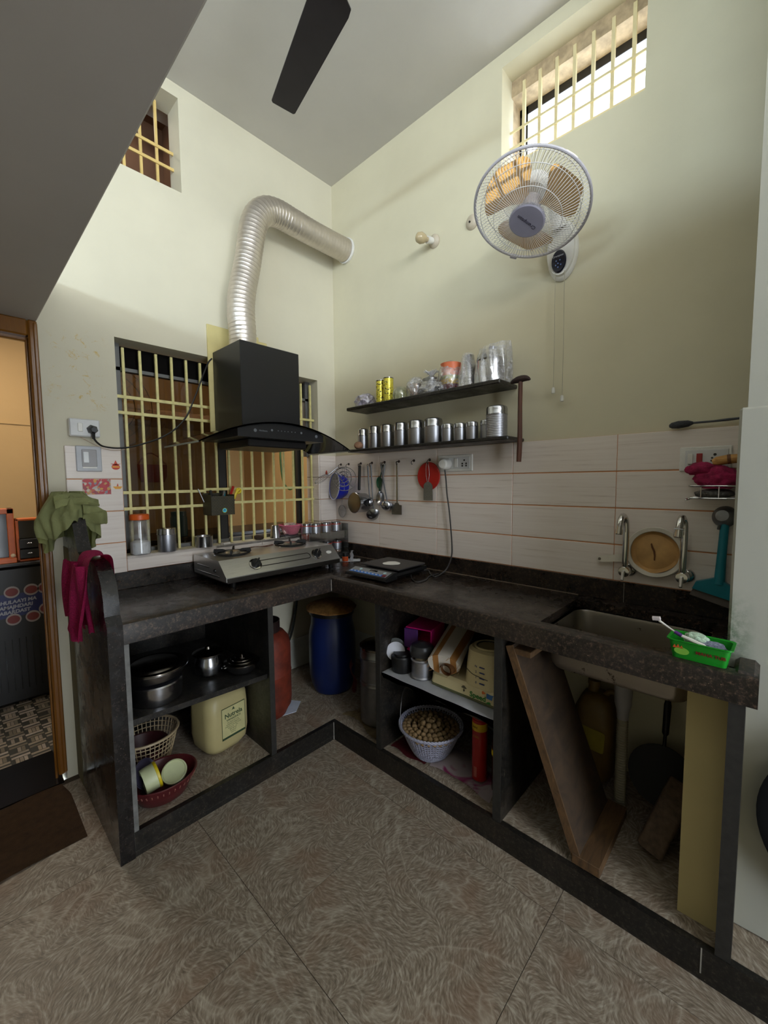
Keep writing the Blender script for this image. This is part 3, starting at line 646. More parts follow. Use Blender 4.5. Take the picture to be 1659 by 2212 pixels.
# ---- socket board by the shelves
kb2 = thing('socket_board', 'white modular socket board with a round white plug, under the lower wall shelf', 'socket', (-0.015, -1.03, 1.455))
build('frame', MB().box(-0.020, -0.012, -1.147, -0.923, 1.411, 1.502, 0.003), WHITEP, kb2)
build('inner_plate', MB().box(-0.0225, -0.019, -1.132, -0.938, 1.425, 1.488, 0.001), mat('off_white_plate', (206, 206, 206), 0.3), kb2)
build('rocker_switch', MB().box(-0.027, -0.022, -1.058, -1.036, 1.432, 1.482, 0.002), WHITEP, kb2)
hl = MB()
for y, z in ((-1.098, 1.470), (-1.086, 1.452), (-1.110, 1.452), (-1.086, 1.440), (-1.110, 1.440)): hl.lathe([(0, .0008), (.005, .0008), (.005, 0), (0, 0)], (0, 0, 0), 10, at((-0.0225, y, z), FB))
build('pin_holes', hl, BLACKP, kb2)
build('plug', MB().lathe([(0, .045), (.022, .045), (.029, .038), (.031, .02), (.033, 0), (0, 0)], (0, 0, 0), 24, at((-0.0225, -0.985, 1.452), FB)), WHITEP, kb2)
solo('scale_cord', MB().tube(spline([(-.045, -.987, 1.420), (-.04, -.992, 1.36), (-.038, -.998, 1.28), (-.036, -1.013, 1.18), (-.034, -1.029, 1.0), (-.035, -1.025, .93), (-.05, -1.008, .87), (-.09, -1.0, .846), (-.175, -1.015, .8445), (-.13, -.95, .8445), (-.075, -.895, .8445), (-.09, -.86, .8445)], 8)+spline([(-.10, -.85, .846), (-.15, -.84, .8445)], 3), 0.0042, 6), mat('dark_grey_cord', (58, 56, 56), 0.5), 'dark grey power cord dropping from the white plug to the weighing scale', 'cord')
solo('spare_cord', MB().tube(spline([(-.13, -.855, .8445), (-.21, -.88, .8445), (-.29, -.95, .8445), (-.33, -1.015, .8445), (-.26, -1.02, .8445), (-.185, -.986, .8445), (-.10, -.985, .8445)], 8), 0.003, 6), mat('dark_grey_cord', (58, 56, 56), 0.5), 'thin dark cord curled on the counter right of the weighing scale', 'cord')

# ---- right switch socket
rs = thing('socket_board', 'white switch board with a red indicator window, above the right end of the sink', 'socket', (-0.015, -2.13, 1.43))
build('frame', MB().box(-0.020, -0.012, -2.206, -2.052, 1.386, 1.477, 0.003), WHITEP, rs)
build('inner_plate', MB().box(-0.0225, -0.019, -2.196, -2.070, 1.400, 1.465, 0.001), mat('off_white_plate', (206, 206, 206), 0.3), rs)
build('rocker_switch', MB().box(-0.028, -0.022, -2.094, -2.078, 1.412, 1.452, 0.002), WHITEP, rs)
build('indicator', MB().box(-0.0245, -0.022, -2.122, -2.104, 1.412, 1.452, 0.001), mat('indicator_red', (150, 30, 36), 0.3), rs)
hl = MB()
for y, z, r in ((-2.158, 1.446, .005), (-2.150, 1.434, .0035), (-2.149, 1.424, .0035), (-2.168, 1.430, .0035)): hl.lathe([(0, .0008), (r, .0008), (r, 0), (0, 0)], (0, 0, 0), 10, at((-0.0225, y, z), FB))
build('pin_holes', hl, BLACKP, rs)

# ---- lamp holders
for (y, z, lab, bulb) in ((-0.885, 2.692, 'white lamp holder with a dusty bulb on the right wall, beside the duct end', True), (-1.125, 2.692, 'empty round lamp holder on the right wall, half behind the wall fan', False)):
    bh = thing('lamp_holder', lab, 'lamp', (0, y, z))
    q = frame((0, y, z), (-1, 0.12, -0.18))
    build('rose', MB().lathe([(0, .0), (.036, 0), (.036, .008), (.026, .018), (.018, .022), (0, .022)], (0, 0, 0), 24, q), mat('aged_white_plastic', (190, 178, 158), 0.45), bh)
    if bulb:
        build('socket_shell', MB().lathe([(0, .02), (.016, .02), (.019, .045), (.019, .062), (0, .062)], (0, 0, 0), 20, q), WHITEP, bh)
        build('bulb', MB().lathe([(.012, .060), (.013, .072), (.024, .092), (.029, .112), (.025, .130), (.012, .142), (0, .145)], (0, 0, 0), 24, q), mat('dusty_bulb_glass', (186, 168, 132), 0.15), bh)
    else:
        build('screw', MB().lathe([(0, .026), (.005, .026), (.005, .02), (0, .02)], (0, 0, 0), 10, q), DKF, bh)

# ================================================================== WALL SHELVES
def shelf_board(z0, z1, y0, y1, d, lab):
    return solo('wall_shelf', MB().box(-d, -0.0005 if z1 > 1.6 else -0.0132, y0, y1, z0, z1, 0.004), GRAND, lab, 'shelf', 'black stone shelves on the right wall', 30)
shelf_board(1.805, 1.825, -1.386, -0.330, 0.185, 'upper black stone wall shelf holding bagged vessels')
shelf_board(1.545, 1.562, -1.430, -0.335, 0.185, 'lower black stone wall shelf holding the row of steel canisters')
hm = thing('hammer', 'old hammer with a brown wooden handle hanging at the right end of the wall shelves', 'hammer', (-.10, -1.445, 1.446))
build('handle', MB().tube(spline([(-.10, -1.4445, 1.445), (-.10, -1.4475, 1.55), (-.10, -1.4465, 1.70), (-.10, -1.447, 1.835)], 4), [.011, .0115, .012, .012, .0115, .011, .0105, .0105, .010, .010, .010, .010, .010], 10), m_wood('brown_handle_wood', (62, 34, 24), (98, 58, 42), (12, 12, 2), 0.5), hm)
build('head', MB().tube(spline([(-.10, -1.400, 1.814), (-.10, -1.415, 1.820), (-.10, -1.437, 1.824), (-.10, -1.462, 1.826), (-.10, -1.480, 1.822), (-.10, -1.493, 1.815)], 3), [.006, .008, .010, .012, .013, .015, .016, .016, .016, .015, .014, .013, .011, .009, .006, .004], 10), mat('rusty_iron', (58, 44, 42), 0.6, 0.5, 0.3, 40), hm)

def canister(name, lab, x, y, z, r, h, lid=0.30, grp=None, ribs=False, m_=STEELB):
    c = thing(name, lab, 'canister', (x, y, z), grp)
    hl_ = h*(1-lid)
    if ribs:
        pr = [(0, 0), (r*.97, 0), (r, .003)]
        k = 0.012
        while k < hl_-.006: pr += [(r, k), (r*.985, k+.002), (r, k+.004)]; k += .008
        pr += [(r, hl_), (0, hl_)]
    else: pr = [(0, 0), (r*.96, 0), (r*.99, .003), (r*.99, hl_), (0, hl_)]
    build('body', MB().lathe(pr, (x, y, z), 32), m_, c)
    build('lid', MB().lathe([(r*.99, 0), (r*1.025, .0), (r*1.03, .004), (r*1.005, .007), (r*1.01, h*lid*.62), (r*.96, h*lid*.86), (r*.80, h*lid*.97), (0, h*lid)], (x, y, z+hl_+.0005), 32), STEEL, c)
    return c
ROW = [(-.387, .0345, .134, 'short first steel canister at the left end of the lower shelf, behind the coconut'), (-.492, .036, .142, 'second steel canister from the left on the lower shelf'), (-.600, .0405, .140, 'third steel canister from the left on the lower shelf'), (-.710, .040, .141, 'fourth steel canister from the left, left of the two widest ones'),
       (-.824, .0465, .142, 'wide steel canister with stepped lid, left of the widest domed one'), (-.946, .050, .140, 'widest smooth steel canister with a domed lid at the middle of the lower shelf'), (-1.040, .0325, .100, 'first small steel canister right of the domed one'), (-1.118, .0315, .096, 'middle of the small steel canisters on the lower shelf'), (-1.190, .030, .096, 'third small steel canister right of the domed one'), (-1.257, .028, .100, 'narrow steel canister half hidden behind the large ribbed one')]
for i, (y, r, h, lab) in enumerate(ROW):
    canister('steel_canister', lab, -.095 if i < 9 else -.075, y, 1.562, r, h, .34 if h > .12 else .27, 'steel canisters on the lower wall shelf')
canister('steel_canister', 'large ribbed steel canister at the right end of the lower shelf', -.115, -1.337, 1.562, .050, .152, .28, 'steel canisters on the lower wall shelf', True)
cn = thing('coconut', 'small brown coconut shell in front of the leftmost canister on the lower shelf', 'coconut', (-.150, -.40, 1.562))
build('shell', MB().ball((-.150, -.402, 1.587), .028, (1, 1.12, .90)), mat('coconut_shell', (150, 112, 86), 0.85, var=.25, vs=60, bmp=.8, bs=120), cn)
build('eye', MB().lathe([(0, .002), (.004, .002), (.004, 0), (0, 0)], (0, 0, 0), 8, frame((-.168, -.418, 1.585), (-.8, -.6, .1))), BLACKP, cn)

# things on the upper shelf
ZU = 1.825
m, t, b = nt('patterned_tin'); v = coords(t, (1, 1, 1))
f = noise(t, v, 48, 2, 0.5, 1.2)
t.links.new(ramp(t, f, [(0.36, (110, 84, 20)), (0.40, (222, 206, 60)), (0.60, (232, 222, 104)), (0.64, (60, 52, 40))]), b.inputs['Base Color']); b.inputs['Roughness'].default_value = 0.3; b.inputs['Metallic'].default_value = 0.5
for y, r, h, lab in ((-.540, .0265, .150, 'left one of two yellow patterned tall tins on the upper shelf'), (-.607, .030, .155, 'right one of two yellow patterned tall tins on the upper shelf')):
    c = thing('patterned_tin', lab, 'tin', (-.09, y, ZU), 'yellow patterned tins')
    build('body', MB().lathe([(0, 0), (r, 0), (r, h-.006), (0, h-.006)], (-.09, y, ZU), 28), m, c)
    build('rim', MB().lathe([(r, 0), (r*1.04, .002), (r*1.04, .006), (r*.9, .007), (0, .004)], (-.09, y, ZU+h-.007), 28), STEEL, c)
c = thing('glass_jar', 'upturned clear greenish jar beside the yellow patterned tins', 'jar', (-.10, -.712, ZU))
build('body', MB().lathe([(.044, 0), (.047, .006), (.047, .050), (.042, .068), (.028, .080), (0, .083)], (-.10, -.712, ZU), 28), glassy('greenish_clear_plastic', (214, 222, 190), .22, .1, .12, 14), c)
build('rim', MB().ring((-.10, -.712, ZU+.004), .047, .003, 28), glassy('greenish_clear_plastic', (214, 222, 190), .22, .1, .12, 14), c)
def crumple(mb, c, rx, ry, rz, seed, sub=4, amp=.22, flat_=True):
    q = bmesh.ops.create_icosphere(mb.bm, subdivisions=sub, radius=1.0)
    for v_ in q['verts']:
        p = v_.co; n_ = 0
        for k, (fq, am) in enumerate(((2.3, 1.0), (5.1, .6), (11, .35))):
            n_ += am*math.sin(fq*p.x+seed*1.7+k)*math.sin(fq*p.y*1.1+seed*2.3)*math.cos(fq*p.z*1.2+seed)
        d = 1+amp*n_
        z = p.z*d
        if flat_ and z < -.75: z = -.75
        v_.co = Vector((c[0]+p.x*d*rx, c[1]+p.y*d*ry, c[2]+(z+.75)/1.75*rz))
    return mb
LAV = glassy('lavender_plastic_film', (196, 190, 214), .5, .3, .12, 40)
solo('plastic_bag', crumple(MB(), (-.10, -.415, ZU), .055, .072, .090, 3, 4, .2), LAV, 'crumpled lavender plastic bag at the left end of the upper shelf', 'bag', None, 30, at=(-.10, -.415, ZU))
c = thing('steel_tumbler', 'small steel tumbler wrapped in clear film, right of the upturned jar', 'tumbler', (-.10, -.822, ZU))
build('cup', MB().lathe([(0, 0), (.026, 0), (.033, .075), (.034, .078), (.031, .078), (.025, .004), (0, .004)], (-.10, -.822, ZU+.001), 24), mat('coppery_steel', (196, 168, 146), .28, 1.0), c)
solo('plastic_bag', crumple(MB(), (-.10, -.822, ZU), .048, .050, .120, 8, 4, .16), FILM, 'clear film bag around the small steel tumbler', 'bag', None, 30, at=(-.10, -.822, ZU))
c = thing('steel_canister', 'short steel canister inside a knotted clear bag, left of the orange bowl', 'canister', (-.09, -.925, ZU))
build('body', MB().lathe([(0, 0), (.043, 0), (.043, .075), (.046, .077), (.046, .092), (.03, .098), (0, .099)], (-.09, -.925, ZU), 28), STEELD, c)
tb_ = thing('plastic_bag', 'knotted clear bag with a frayed top around the short canister', 'bag', (-.09, -.93, ZU))
build('film', crumple(MB(), (-.09, -.93, ZU), .052, .060, .112, 5, 4, .14), FILM, tb_, 30)
kn = MB()
for i in range(16):
    a = 2*PI*i/16; kn.tube([(-.09, -.93, ZU+.105), (-.09+.022*math.cos(a), -.93+.026*math.sin(a), ZU+.122+.012*hsh(i)), (-.09+.040*math.cos(a), -.93+.048*math.sin(a), ZU+.120+.02*hsh(i, 3))], [.004, .004, .001], 4)
build('frayed_top', kn, mat('white_film', (226, 226, 230), .3), tb_)
solo('plastic_bag', crumple(MB(), (-.135, -.955, ZU), .040, .085, .060, 12, 4, .25), FILM, 'loose crumpled film along the upper shelf edge below the orange bowl', 'bag', None, 30, at=(-.135, -.955, ZU))
for k, (nm, cc, z0, r0, r1, h, lab) in enumerate((('maroon', (128, 36, 48), .0, .040, .048, .036, 'maroon plastic bowl at the bottom of the bagged stack'), ('yellow', (226, 190, 40), .030, .044, .052, .030, 'yellow plastic bowl in the bagged stack under the green one'), ('lime', (170, 176, 40), .054, .043, .051, .026, 'olive-green plastic bowl in the bagged stack under the orange one'), ('salmon', (240, 132, 92), .074, .042, .053, .072, 'orange plastic bowl on top of the bagged stack'))):
    mm = mat(nm+'_bowl_plastic', cc, .4)
    solo('plastic_bowl', MB().lathe([(0, 0), (r0, 0), (r1, h-.003), (r1+.002, h), (r1-.003, h), (r0-.003, .003), (0, .003)], (-.09, -1.055, ZU+z0+.0005), 32), mm, lab, 'bowl', 'bagged stack of coloured bowls', at=(-.09, -1.055, ZU+z0))
solo('plastic_bag', crumple(MB(), (-.09, -1.048, ZU), .060, .062, .165, 21, 4, .10), FILM, 'clear film bag around the coloured bowls', 'bag', None, 30, at=(-.09, -1.048, ZU))
for k in range(4):
    c = solo('steel_tumbler', MB().lathe([(0, .118), (.022, .118), (.024, .115), (.033, .002), (.035, 0), (.032, 0), (.0215, .114), (0, .114)], (-.085, -1.165, ZU+.001+k*.017), 28), STEEL, ['bottom upturned tumbler of the bagged steel stack', 'second upturned tumbler from the bottom of the bagged steel stack', 'third upturned tumbler from the bottom of the bagged steel stack', 'topmost upturned tumbler of the bagged steel stack'][k], 'tumbler', 'bagged stack of steel tumblers', at=(-.085, -1.165, ZU+.001+k*.017))
solo('plastic_bag', MB().sheet(lambda u, v: (-.085+(.042+.018*(1-v)*(.6+.4*math.sin(7*2*PI*u))-.016*v*v)*math.cos(2*PI*u), -1.155+(.046+.022*(1-v)*(.6+.4*math.sin(5*2*PI*u+1))-.018*v*v)*math.sin(2*PI*u), ZU+.002+.176*v), 48, 10), FILM, 'clear film bag around the stack of tall tumblers', 'bag', None, 60, at=(-.085, -1.155, ZU))
c = thing('steel_pot', 'large domed steel pot in a clear bag at the right end of the upper shelf', 'pot', (-.088, -1.292, ZU))
build('body', MB().lathe([(0, 0), (.062, 0), (.070, .006), (.072, .075), (.070, .105), (.071, .112), (0, .112)], (-.088, -1.292, ZU), 36), STEEL, c)
build('lid', MB().lathe([(.071, .0), (.073, .004), (.068, .02), (.052, .042), (.034, .052), (.020, .056), (.022, .068), (0, .072)], (-.088, -1.292, ZU+.1125), 36), STEEL, c)
solo('plastic_bag', MB().sheet(lambda u, v: (-.090+(.080+.012*math.sin(9*2*PI*u+4*v)*(.4+.6*(1-v))-.022*v**3)*math.cos(2*PI*u), -1.300+(.082+.014*math.sin(6*2*PI*u+2)*(.5+.5*(1-v))-.012*v**3)*math.sin(2*PI*u)-.012*v, ZU+.002+(.186+.012*math.sin(2*PI*u+2))*v), 64, 14), FILM, 'clear film bag around the large domed pot', 'bag', None, 60, at=(-.09, -1.30, ZU))

# ================================================================== HANGING UTENSILS
HK = []
def hook(y, z, lab):
    return solo('wall_hook', MB().lathe([(0, .003), (.008, .003), (.008, 0), (0, 0)], (0, 0, 0), 12, at((-.013, y, z+.004), FB)).tube(spline([(-.013, y, z+.004), (-.03, y, z+.002), (-.040, y, z-.008), (-.036, y, z-.018), (-.028, y, z-.017)], 4), .002, 5), mat('rusty_iron', (58, 44, 42), 0.6, 0.5, 0.3, 40), lab, 'hook', 'small iron wall hooks', at=(-.013, y, z))
for y, lab in ((-.072, 'leftmost wall hook, carrying the wire whisk'), (-.155, 'wall hook carrying the blue strainer and wire trivets'), (-.278, 'wall hook carrying the black-handled saucepan'), (-.385, 'wall hook carrying the long ladle and spoon'), (-.500, 'wall hook carrying the two ladles and the green scoop'), (-.622, 'wall hook carrying the steel turner'), (-.742, 'empty curled wall hook left of the red disc'), (-.860, 'wall hook carrying the red disc and the grater')):
    hook(y, 1.478, lab)
wk = thing('whisk', 'wire balloon whisk hanging slantwise at the left of the utensils', 'whisk', (-.035, -.05, 1.462))
build('handle', MB().tube([(-.040, -.070, 1.464), (-.098, -.034, 1.409)], [.004, .0065], 8), STEEL, wk)
wm = MB()
for k in range(6):
    a = PI*k/6; q = frame((-.098, -.034, 1.409), (-.119, .006, -.062))
    wm.tube([q @ Vector((.024*math.sin(PI*t_)*math.cos(a)*(0.6+.4*t_), .024*math.sin(PI*t_)*math.sin(a), .132*(1-math.cos(PI*t_))/2)) for t_ in [j/10 for j in range(11)]], .0010, 4)
build('wires', wm, STEEL, wk)
bb = thing('strainer_bowl', 'blue plastic strainer bowl with a grey mesh hanging by its rim', 'strainer', (-.08, -.12, 1.34))
q = frame((-.022, -.125, 1.322), (-.93, .30, .08), (0, 0, 1))
build('bowl', MB().lathe([(0, 0), (.064, 0), (.084, .03), (.092, .080), (.097, .084), (.091, .086), (.084, .080), (.078, .03), (.058, .006), (0, .006)], (0, 0, 0), 40, q), BLUE, bb)
build('rim', MB().ring((0, 0, .085), .093, .0035, 40, 6, q), mat('pale_rim', (206, 208, 222), .4), bb)
build('mesh', MB().lathe([(0, .072), (.06, .075), (.089, .083)], (0, 0, 0), 40, q), mat('grey_wire_mesh', (140, 136, 134), .5, .4, .25, 160), bb)
def trivet(y, z, R, lab, x):
    tv = thing('wire_trivet', lab, 'trivet', (x, y, z), 'round wire trivets on the hook')
    q = frame((x, y, z), (-.80, -.58, .08), (0, 0, 1))
    build('rings', MB().ring((0, 0, 0), R, .0022, 40, 6, q).ring((0, 0, 0), R*.62, .0018, 32, 6, q).ring((0, 0, 0), R*.30, .0018, 24, 6, q), STEEL, tv)
    sp = MB()
    for k in range(8): sp.tube([q @ Vector((R*.3*math.cos(PI*k/4), R*.3*math.sin(PI*k/4), .002)), q @ Vector((R*math.cos(PI*k/4), R*math.sin(PI*k/4), .002))], .0014, 5)
    build('spokes', sp, STEEL, tv)
    build('legs', MB().tube([q @ Vector((R*.98, 0, 0)), q @ Vector((R*.98, 0, .014))], .002, 5).tube([q @ Vector((-R*.5, R*.85, 0)), q @ Vector((-R*.5, R*.85, .014))], .002, 5), STEEL, tv)
trivet(-.262, 1.378, .078, 'larger round wire trivet hanging over the blue strainer', -.150)
trivet(-.215, 1.388, .062, 'smaller round wire trivet hanging behind the larger one', -.128)
sv = thing('tea_sieve', 'small flat wire sieve hanging low beneath the blue strainer', 'sieve', (-.02, -.08, 1.15))
q = frame((-.022, -.085, 1.15), (-1, .1, 0), (0, 0, 1))
build('rim', MB().ring((0, 0, 0), .043, .0018, 32, 6, q), STEELD, sv)
build('mesh', MB().lathe([(0, -.008), (.025, -.006), (.043, 0)], (0, 0, 0), 32, q), glassy('fine_mesh', (150, 146, 140), .35, .4, .1, 220), sv)
build('handle', MB().tube(spline([q @ Vector((.043, 0, 0)), (-.02, -.09, 1.25), (-.02, -.13, 1.38), (-.03, -.15, 1.46)], 4), .0015, 5).tube([q @ Vector((0, -.042, .001)), q @ Vector((.008, .03, .001))], .0012, 4), STEELD, sv)
sp = thing('saucepan', 'dull steel saucepan with a black handle hanging beside the blue strainer', 'saucepan', (-.03, -.285, 1.463))
q = frame((-.018, -.318, 1.218), (-.97, .06, .02), (0, 0, 1))
build('pan', MB().lathe([(.064, 0.004), (.066, .090), (.069, .094), (.066, .095), (.062, .090), (.060, .006), (0, .004)], (0, 0, 0), 36, q).lathe([(0, 0), (.058, 0), (.064, .004)], (0, 0, 0), 36, q), STEEL, sp)
build('base_face', MB().lathe([(0, .0966), (.060, .0966), (.0655, .0955)], (0, 0, 0), 36, q), mat('smoky_steel_base', (120, 116, 112), .22, 1.0), sp)
build('handle', MB().box(-.012, .012, -.008, .008, -.085, .085, .006, frame((-.038, -.287, 1.385), (0.05, .0, 1), (0, 1, 0))).ring((0, 0, .088), .008, .003, 14, 6, frame((-.036, -.285, 1.388), (0.0, .0, 1), (0, 1, 0)) ), BLACKP, sp)
def ladle(lab, name, top, bot, rb, cat='ladle', flat_=False, tilt=(-1, .1, .25)):
    l = thing(name, lab, cat, top)
    t_, b_ = Vector(top), Vector(bot)
    build('handle', MB().tube([t_, t_.lerp(b_, .5), b_+Vector((0, 0, rb*.7))], [.006, .0045, .004], 8).ring((0, 0, 0), .007, .002, 14, 6, frame(t_+Vector((0, 0, .004)), (-1, 0, 0))), STEELD, l)
    q = frame(b_, tilt, (0, 0, 1))
    pr = [(0, -.25*rb), (rb*.6, -.2*rb), (rb, .1*rb), (rb*.96, .12*rb), (rb*.5, -.12*rb), (0, -.16*rb)] if flat_ else [(0, -.75*rb), (rb*.45, -.67*rb), (rb*.8, -.4*rb), (rb, 0), (rb*.97, .01), (rb*.75, -.36*rb), (rb*.4, -.6*rb), (0, -.68*rb)]
    build('bowl', MB().lathe(pr, (0, 0, 0), 28, q), STEEL, l)
ladle('steel ladle hanging in front of the saucepan side', 'ladle', (-.045, -.376, 1.462), (-.042, -.388, 1.222), .034, tilt=(-.7, .5, .4))
ladle('long oval steel spoon hanging lowest of the utensils', 'serving_spoon', (-.032, -.392, 1.468), (-.030, -.410, 1.137), .048, 'spoon', True, (.6, .5, .5))
ladle('steel ladle with a slanted handle left of the turner', 'ladle', (-.040, -.492, 1.468), (-.045, -.548, 1.206), .042, tilt=(.5, .2, .85))
ladle('shallow steel ladle with its round face to the room, below the green scoop', 'ladle', (-.028, -.512, 1.462), (-.030, -.476, 1.250), .047, 'ladle', True, (-1, .2, .1))
gs = thing('plastic_scoop', 'green plastic scoop hanging behind the two ladles', 'scoop', (-.025, -.485, 1.47))
q = frame((-.022, -.465, 1.352), (-1, .2, 0), (0, 0, 1))
DGRN = mat('dark_green_plastic', (16, 74, 46), .4)
build('scoop', MB().lathe([(0, -.006), (.03, -.004), (.040, .006), (.038, .007), (.028, -.001), (0, -.003)], (0, 0, 0), 28, q, 1.0, .85).box(-.056, -.036, -.012, .012, -.004, .006, .003, q), DGRN, gs)
build('handle', MB().tube([(-.024, -.470, 1.388), (-.024, -.496, 1.466)], .004, 6), DGRN, gs)
tn = thing('turner', 'flat steel turner with a square blade, rightmost of the long utensils', 'turner', (-.03, -.622, 1.468))
build('handle', MB().box(-.0025, .0025, -.0075, .0075, -.125, .125, .002, T(-.034, -.623, 1.345)).ring((0, 0, 0), .008, .002, 14, 6, frame((-.034, -.622, 1.474), (-1, 0, 0))), STEEL, tn)
build('blade', MB().prism([(-.012, .0), (.012, .0), (.020, -.012), (.040, -.014), (.041, -.075), (-.041, -.073), (-.040, -.014), (-.020, -.012)], lambda p, q_, t_: (-.036-t_-.1*max(0, -q_-.02)*.3, -.622+p, 1.226+q_), 0, .0018), STEELD, tn)
rd = thing('plastic_disc', 'round red plastic disc hanging behind the small grater', 'disc', (-.02, -.861, 1.387))
build('disc', MB().lathe([(0, 0), (.078, 0), (.082, .003), (.078, .006), (0, .005)], (0, 0, 0), 40, at((-.0245, -.861, 1.387), FB)), RED, rd)
gr_ = thing('grater', 'small flat grey grater on a wire loop over the red disc', 'grater', (-.03, -.86, 1.47))
m, t, b = nt('grater_steel'); v = coords(t)
vo = nd(t, 'ShaderNodeTexVoronoi'); vo.inputs['Scale'].default_value = 210; vo.inputs['Randomness'].default_value = 0.2; t.links.new(v, vo.inputs['Vector'])
t.links.new(ramp(t, vo.outputs['Distance'], [(.25, (60, 56, 52)), (.4, (132, 130, 122))]), b.inputs['Base Color']); b.inputs['Metallic'].default_value = .6; b.inputs['Roughness'].default_value = .45
bump(t, b, vo.outputs['Distance'], .6, .003)
build('blade', MB().prism([(-.034, -.036), (.031, -.036), (.030, .052), (.020, .064), (.006, .072), (-.006, .072), (-.022, .064), (-.032, .050)], lambda p, q_, t_: (-.0345-t_, -.863+p, 1.283+q_), 0, .003), m, gr_)
build('wire_loop', MB().tube(spline([(-.036, -.866, 1.352), (-.037, -.874, 1.40), (-.037, -.868, 1.455), (-.034, -.860, 1.464), (-.037, -.853, 1.455), (-.037, -.850, 1.40), (-.036, -.860, 1.352)], 5), .0014, 5), STEEL, gr_)

# ================================================================== WALL FAN
P0 = Vector((-.33, -1.583, 2.412)); nrm = Vector((-math.cos(math.radians(65)), 0, -math.sin(math.radians(65))))
FQ = frame(P0, nrm, (0, 1, 0))
wf = thing('wall_fan', 'white wall fan with a round wire guard tilted down under the high window', 'fan', (0, -1.585, 2.30))
FR = .215
GW = mat('white_guard_wire', (210, 208, 206), .35)
def guard(sign, dep, nw, r_in):
    mb = MB()
    for k in range(nw):
        a = 2*PI*k/nw; pts = []
        for j in range(7):
            u = j/6; r = r_in+(FR-r_in)*u; zz = sign*dep*(1-u**3.2)
            aa = a + (.22*u*(1-u) if sign > 0 else -.15*u)
            pts.append(FQ @ Vector((r*math.cos(aa), r*math.sin(aa), zz)))
        mb.tube(pts, .0010, 4, caps=False)
    for rr_ in ((.088/.215*FR*1.0, .6, .85)[:1]):
        pass
    for u in (.42, .80): mb.ring((0, 0, sign*dep*(1-u**3.2)), r_in+(FR-r_in)*u, .0013, 64, 4, FQ)
    return mb
build('front_guard', guard(1, .068, 96, .064), GW, wf, 60, kind='stuff'); build('rear_guard', guard(-1, .065, 96, .055), GW, wf, 60, kind='stuff')
build('rim', MB().ring((0, 0, 0), FR, .0055, 72, 8, FQ).box(FR-.004, FR+.012, -.015, .015, -.008, .008, .003, FQ @ Rm(50, 'Z')), mat('fan_rim_plastic', (178, 174, 180), .35), wf)
build('badge', MB().lathe([(0, .073), (.062, .072), (.068, .067), (.068, .060), (0, .060)], (0, 0, 0), 40, FQ), mat('badge_plastic', (138, 134, 148), .35), wf)
text('badge_print', 'Crompton', .020, FQ @ T(0, 0, .0735) @ Rm(-63, 'Z') @ Rm(0, 'X'), mat('badge_ink', (64, 62, 76), .4), wf)
build('hub', MB().lathe([(0, .018), (.030, .016), (.036, .006), (.036, -.035), (0, -.035)], (0, 0, 0), 28, FQ), mat('fan_blade_hub', (150, 140, 138), .4), wf)
m, t, b = nt('translucent_blade_plastic'); b.inputs['Base Color'].default_value = lin((176, 164, 160)); b.inputs['Roughness'].default_value = .35
out = [n for n in t.nodes if n.type == 'OUTPUT_MATERIAL'][0]
tl = nd(t, 'ShaderNodeBsdfTranslucent'); tl.inputs[0].default_value = lin((250, 214, 130)); mx = nd(t, 'ShaderNodeMixShader'); mx.inputs[0].default_value = .45
t.links.new(b.outputs[0], mx.inputs[1]); t.links.new(tl.outputs[0], mx.inputs[2]); t.links.new(mx.outputs[0], out.inputs[0])
for k, ang in enumerate((45, 165, 285)):
    def bl(u, v, ang=ang):
        r = .034+.150*u; half = math.radians(20+26*math.sin(min(1, u*1.05)*PI*.62)) * (1 if u < .86 else math.sqrt(max(0.0, 1-((u-.86)/.14)**2))*.75+.25)
        a = math.radians(ang)+half*(2*v-1)+.25*u; return FQ @ Vector((r*math.cos(a), r*math.sin(a), -.012+.030*(v-.5)))
    build('blade', MB().sheet(bl, 16, 12, .002), m, wf, 60)
build('motor_housing', MB().lathe([(0, -.150), (.035, -.148), (.052, -.130), (.056, -.085), (.052, -.064), (0, -.062)], (0, 0, 0), 28, FQ), WHITEP, wf)
mc_ = FQ @ Vector((0, 0, -.11))
build('arm', MB().tube(spline([tuple(mc_), (-.15, -1.585, 2.560), (-.085, -1.585, 2.52), (-.045, -1.585, 2.46)], 5), [.024, .024, .024, .024, .024, .024, .026, .026, .026, .028, .028, .030, .030, .032, .034, .034], 14), WHITEP, wf)
q = frame((0, -1.590, 2.372), (-1, 0, 0), (0, 0, 1))
build('wall_base', MB().lathe([(0, 0), (.125, 0), (.127, .006), (.120, .018), (.112, .022), (.108, .034), (0, .042)], (0, 0, 0), 40, q, 1.0, .54), WHITEP, wf)
build('control_panel', MB().lathe([(0, .008), (.042, .006), (.047, 0), (.035, -.004), (0, -.004)], (0, 0, 0), 32, frame((-.043, -1.588, 2.318), (-1, .06, -.10), (0, 0, 1)), 1.0, .70), mat('navy_gloss_panel', (26, 28, 46), .2), wf)
text('panel_print', 'Crompton', .011, T(-.0525, -1.588, 2.337) @ FB, mat('panel_white_print', (190, 194, 206), .4), wf)
pr_ = MB()
for y, z in ((-1.580, 2.318), (-1.596, 2.318), (-1.588, 2.306), (-1.578, 2.300), (-1.600, 2.298), (-1.588, 2.290)): pr_.lathe([(0, .001), (.003, .001), (.003, 0), (0, 0)], (0, 0, 0), 8, T(-.0515, y, z) @ FB)
build('panel_icons', pr_, mat('panel_blue_print', (110, 140, 200), .4), wf)
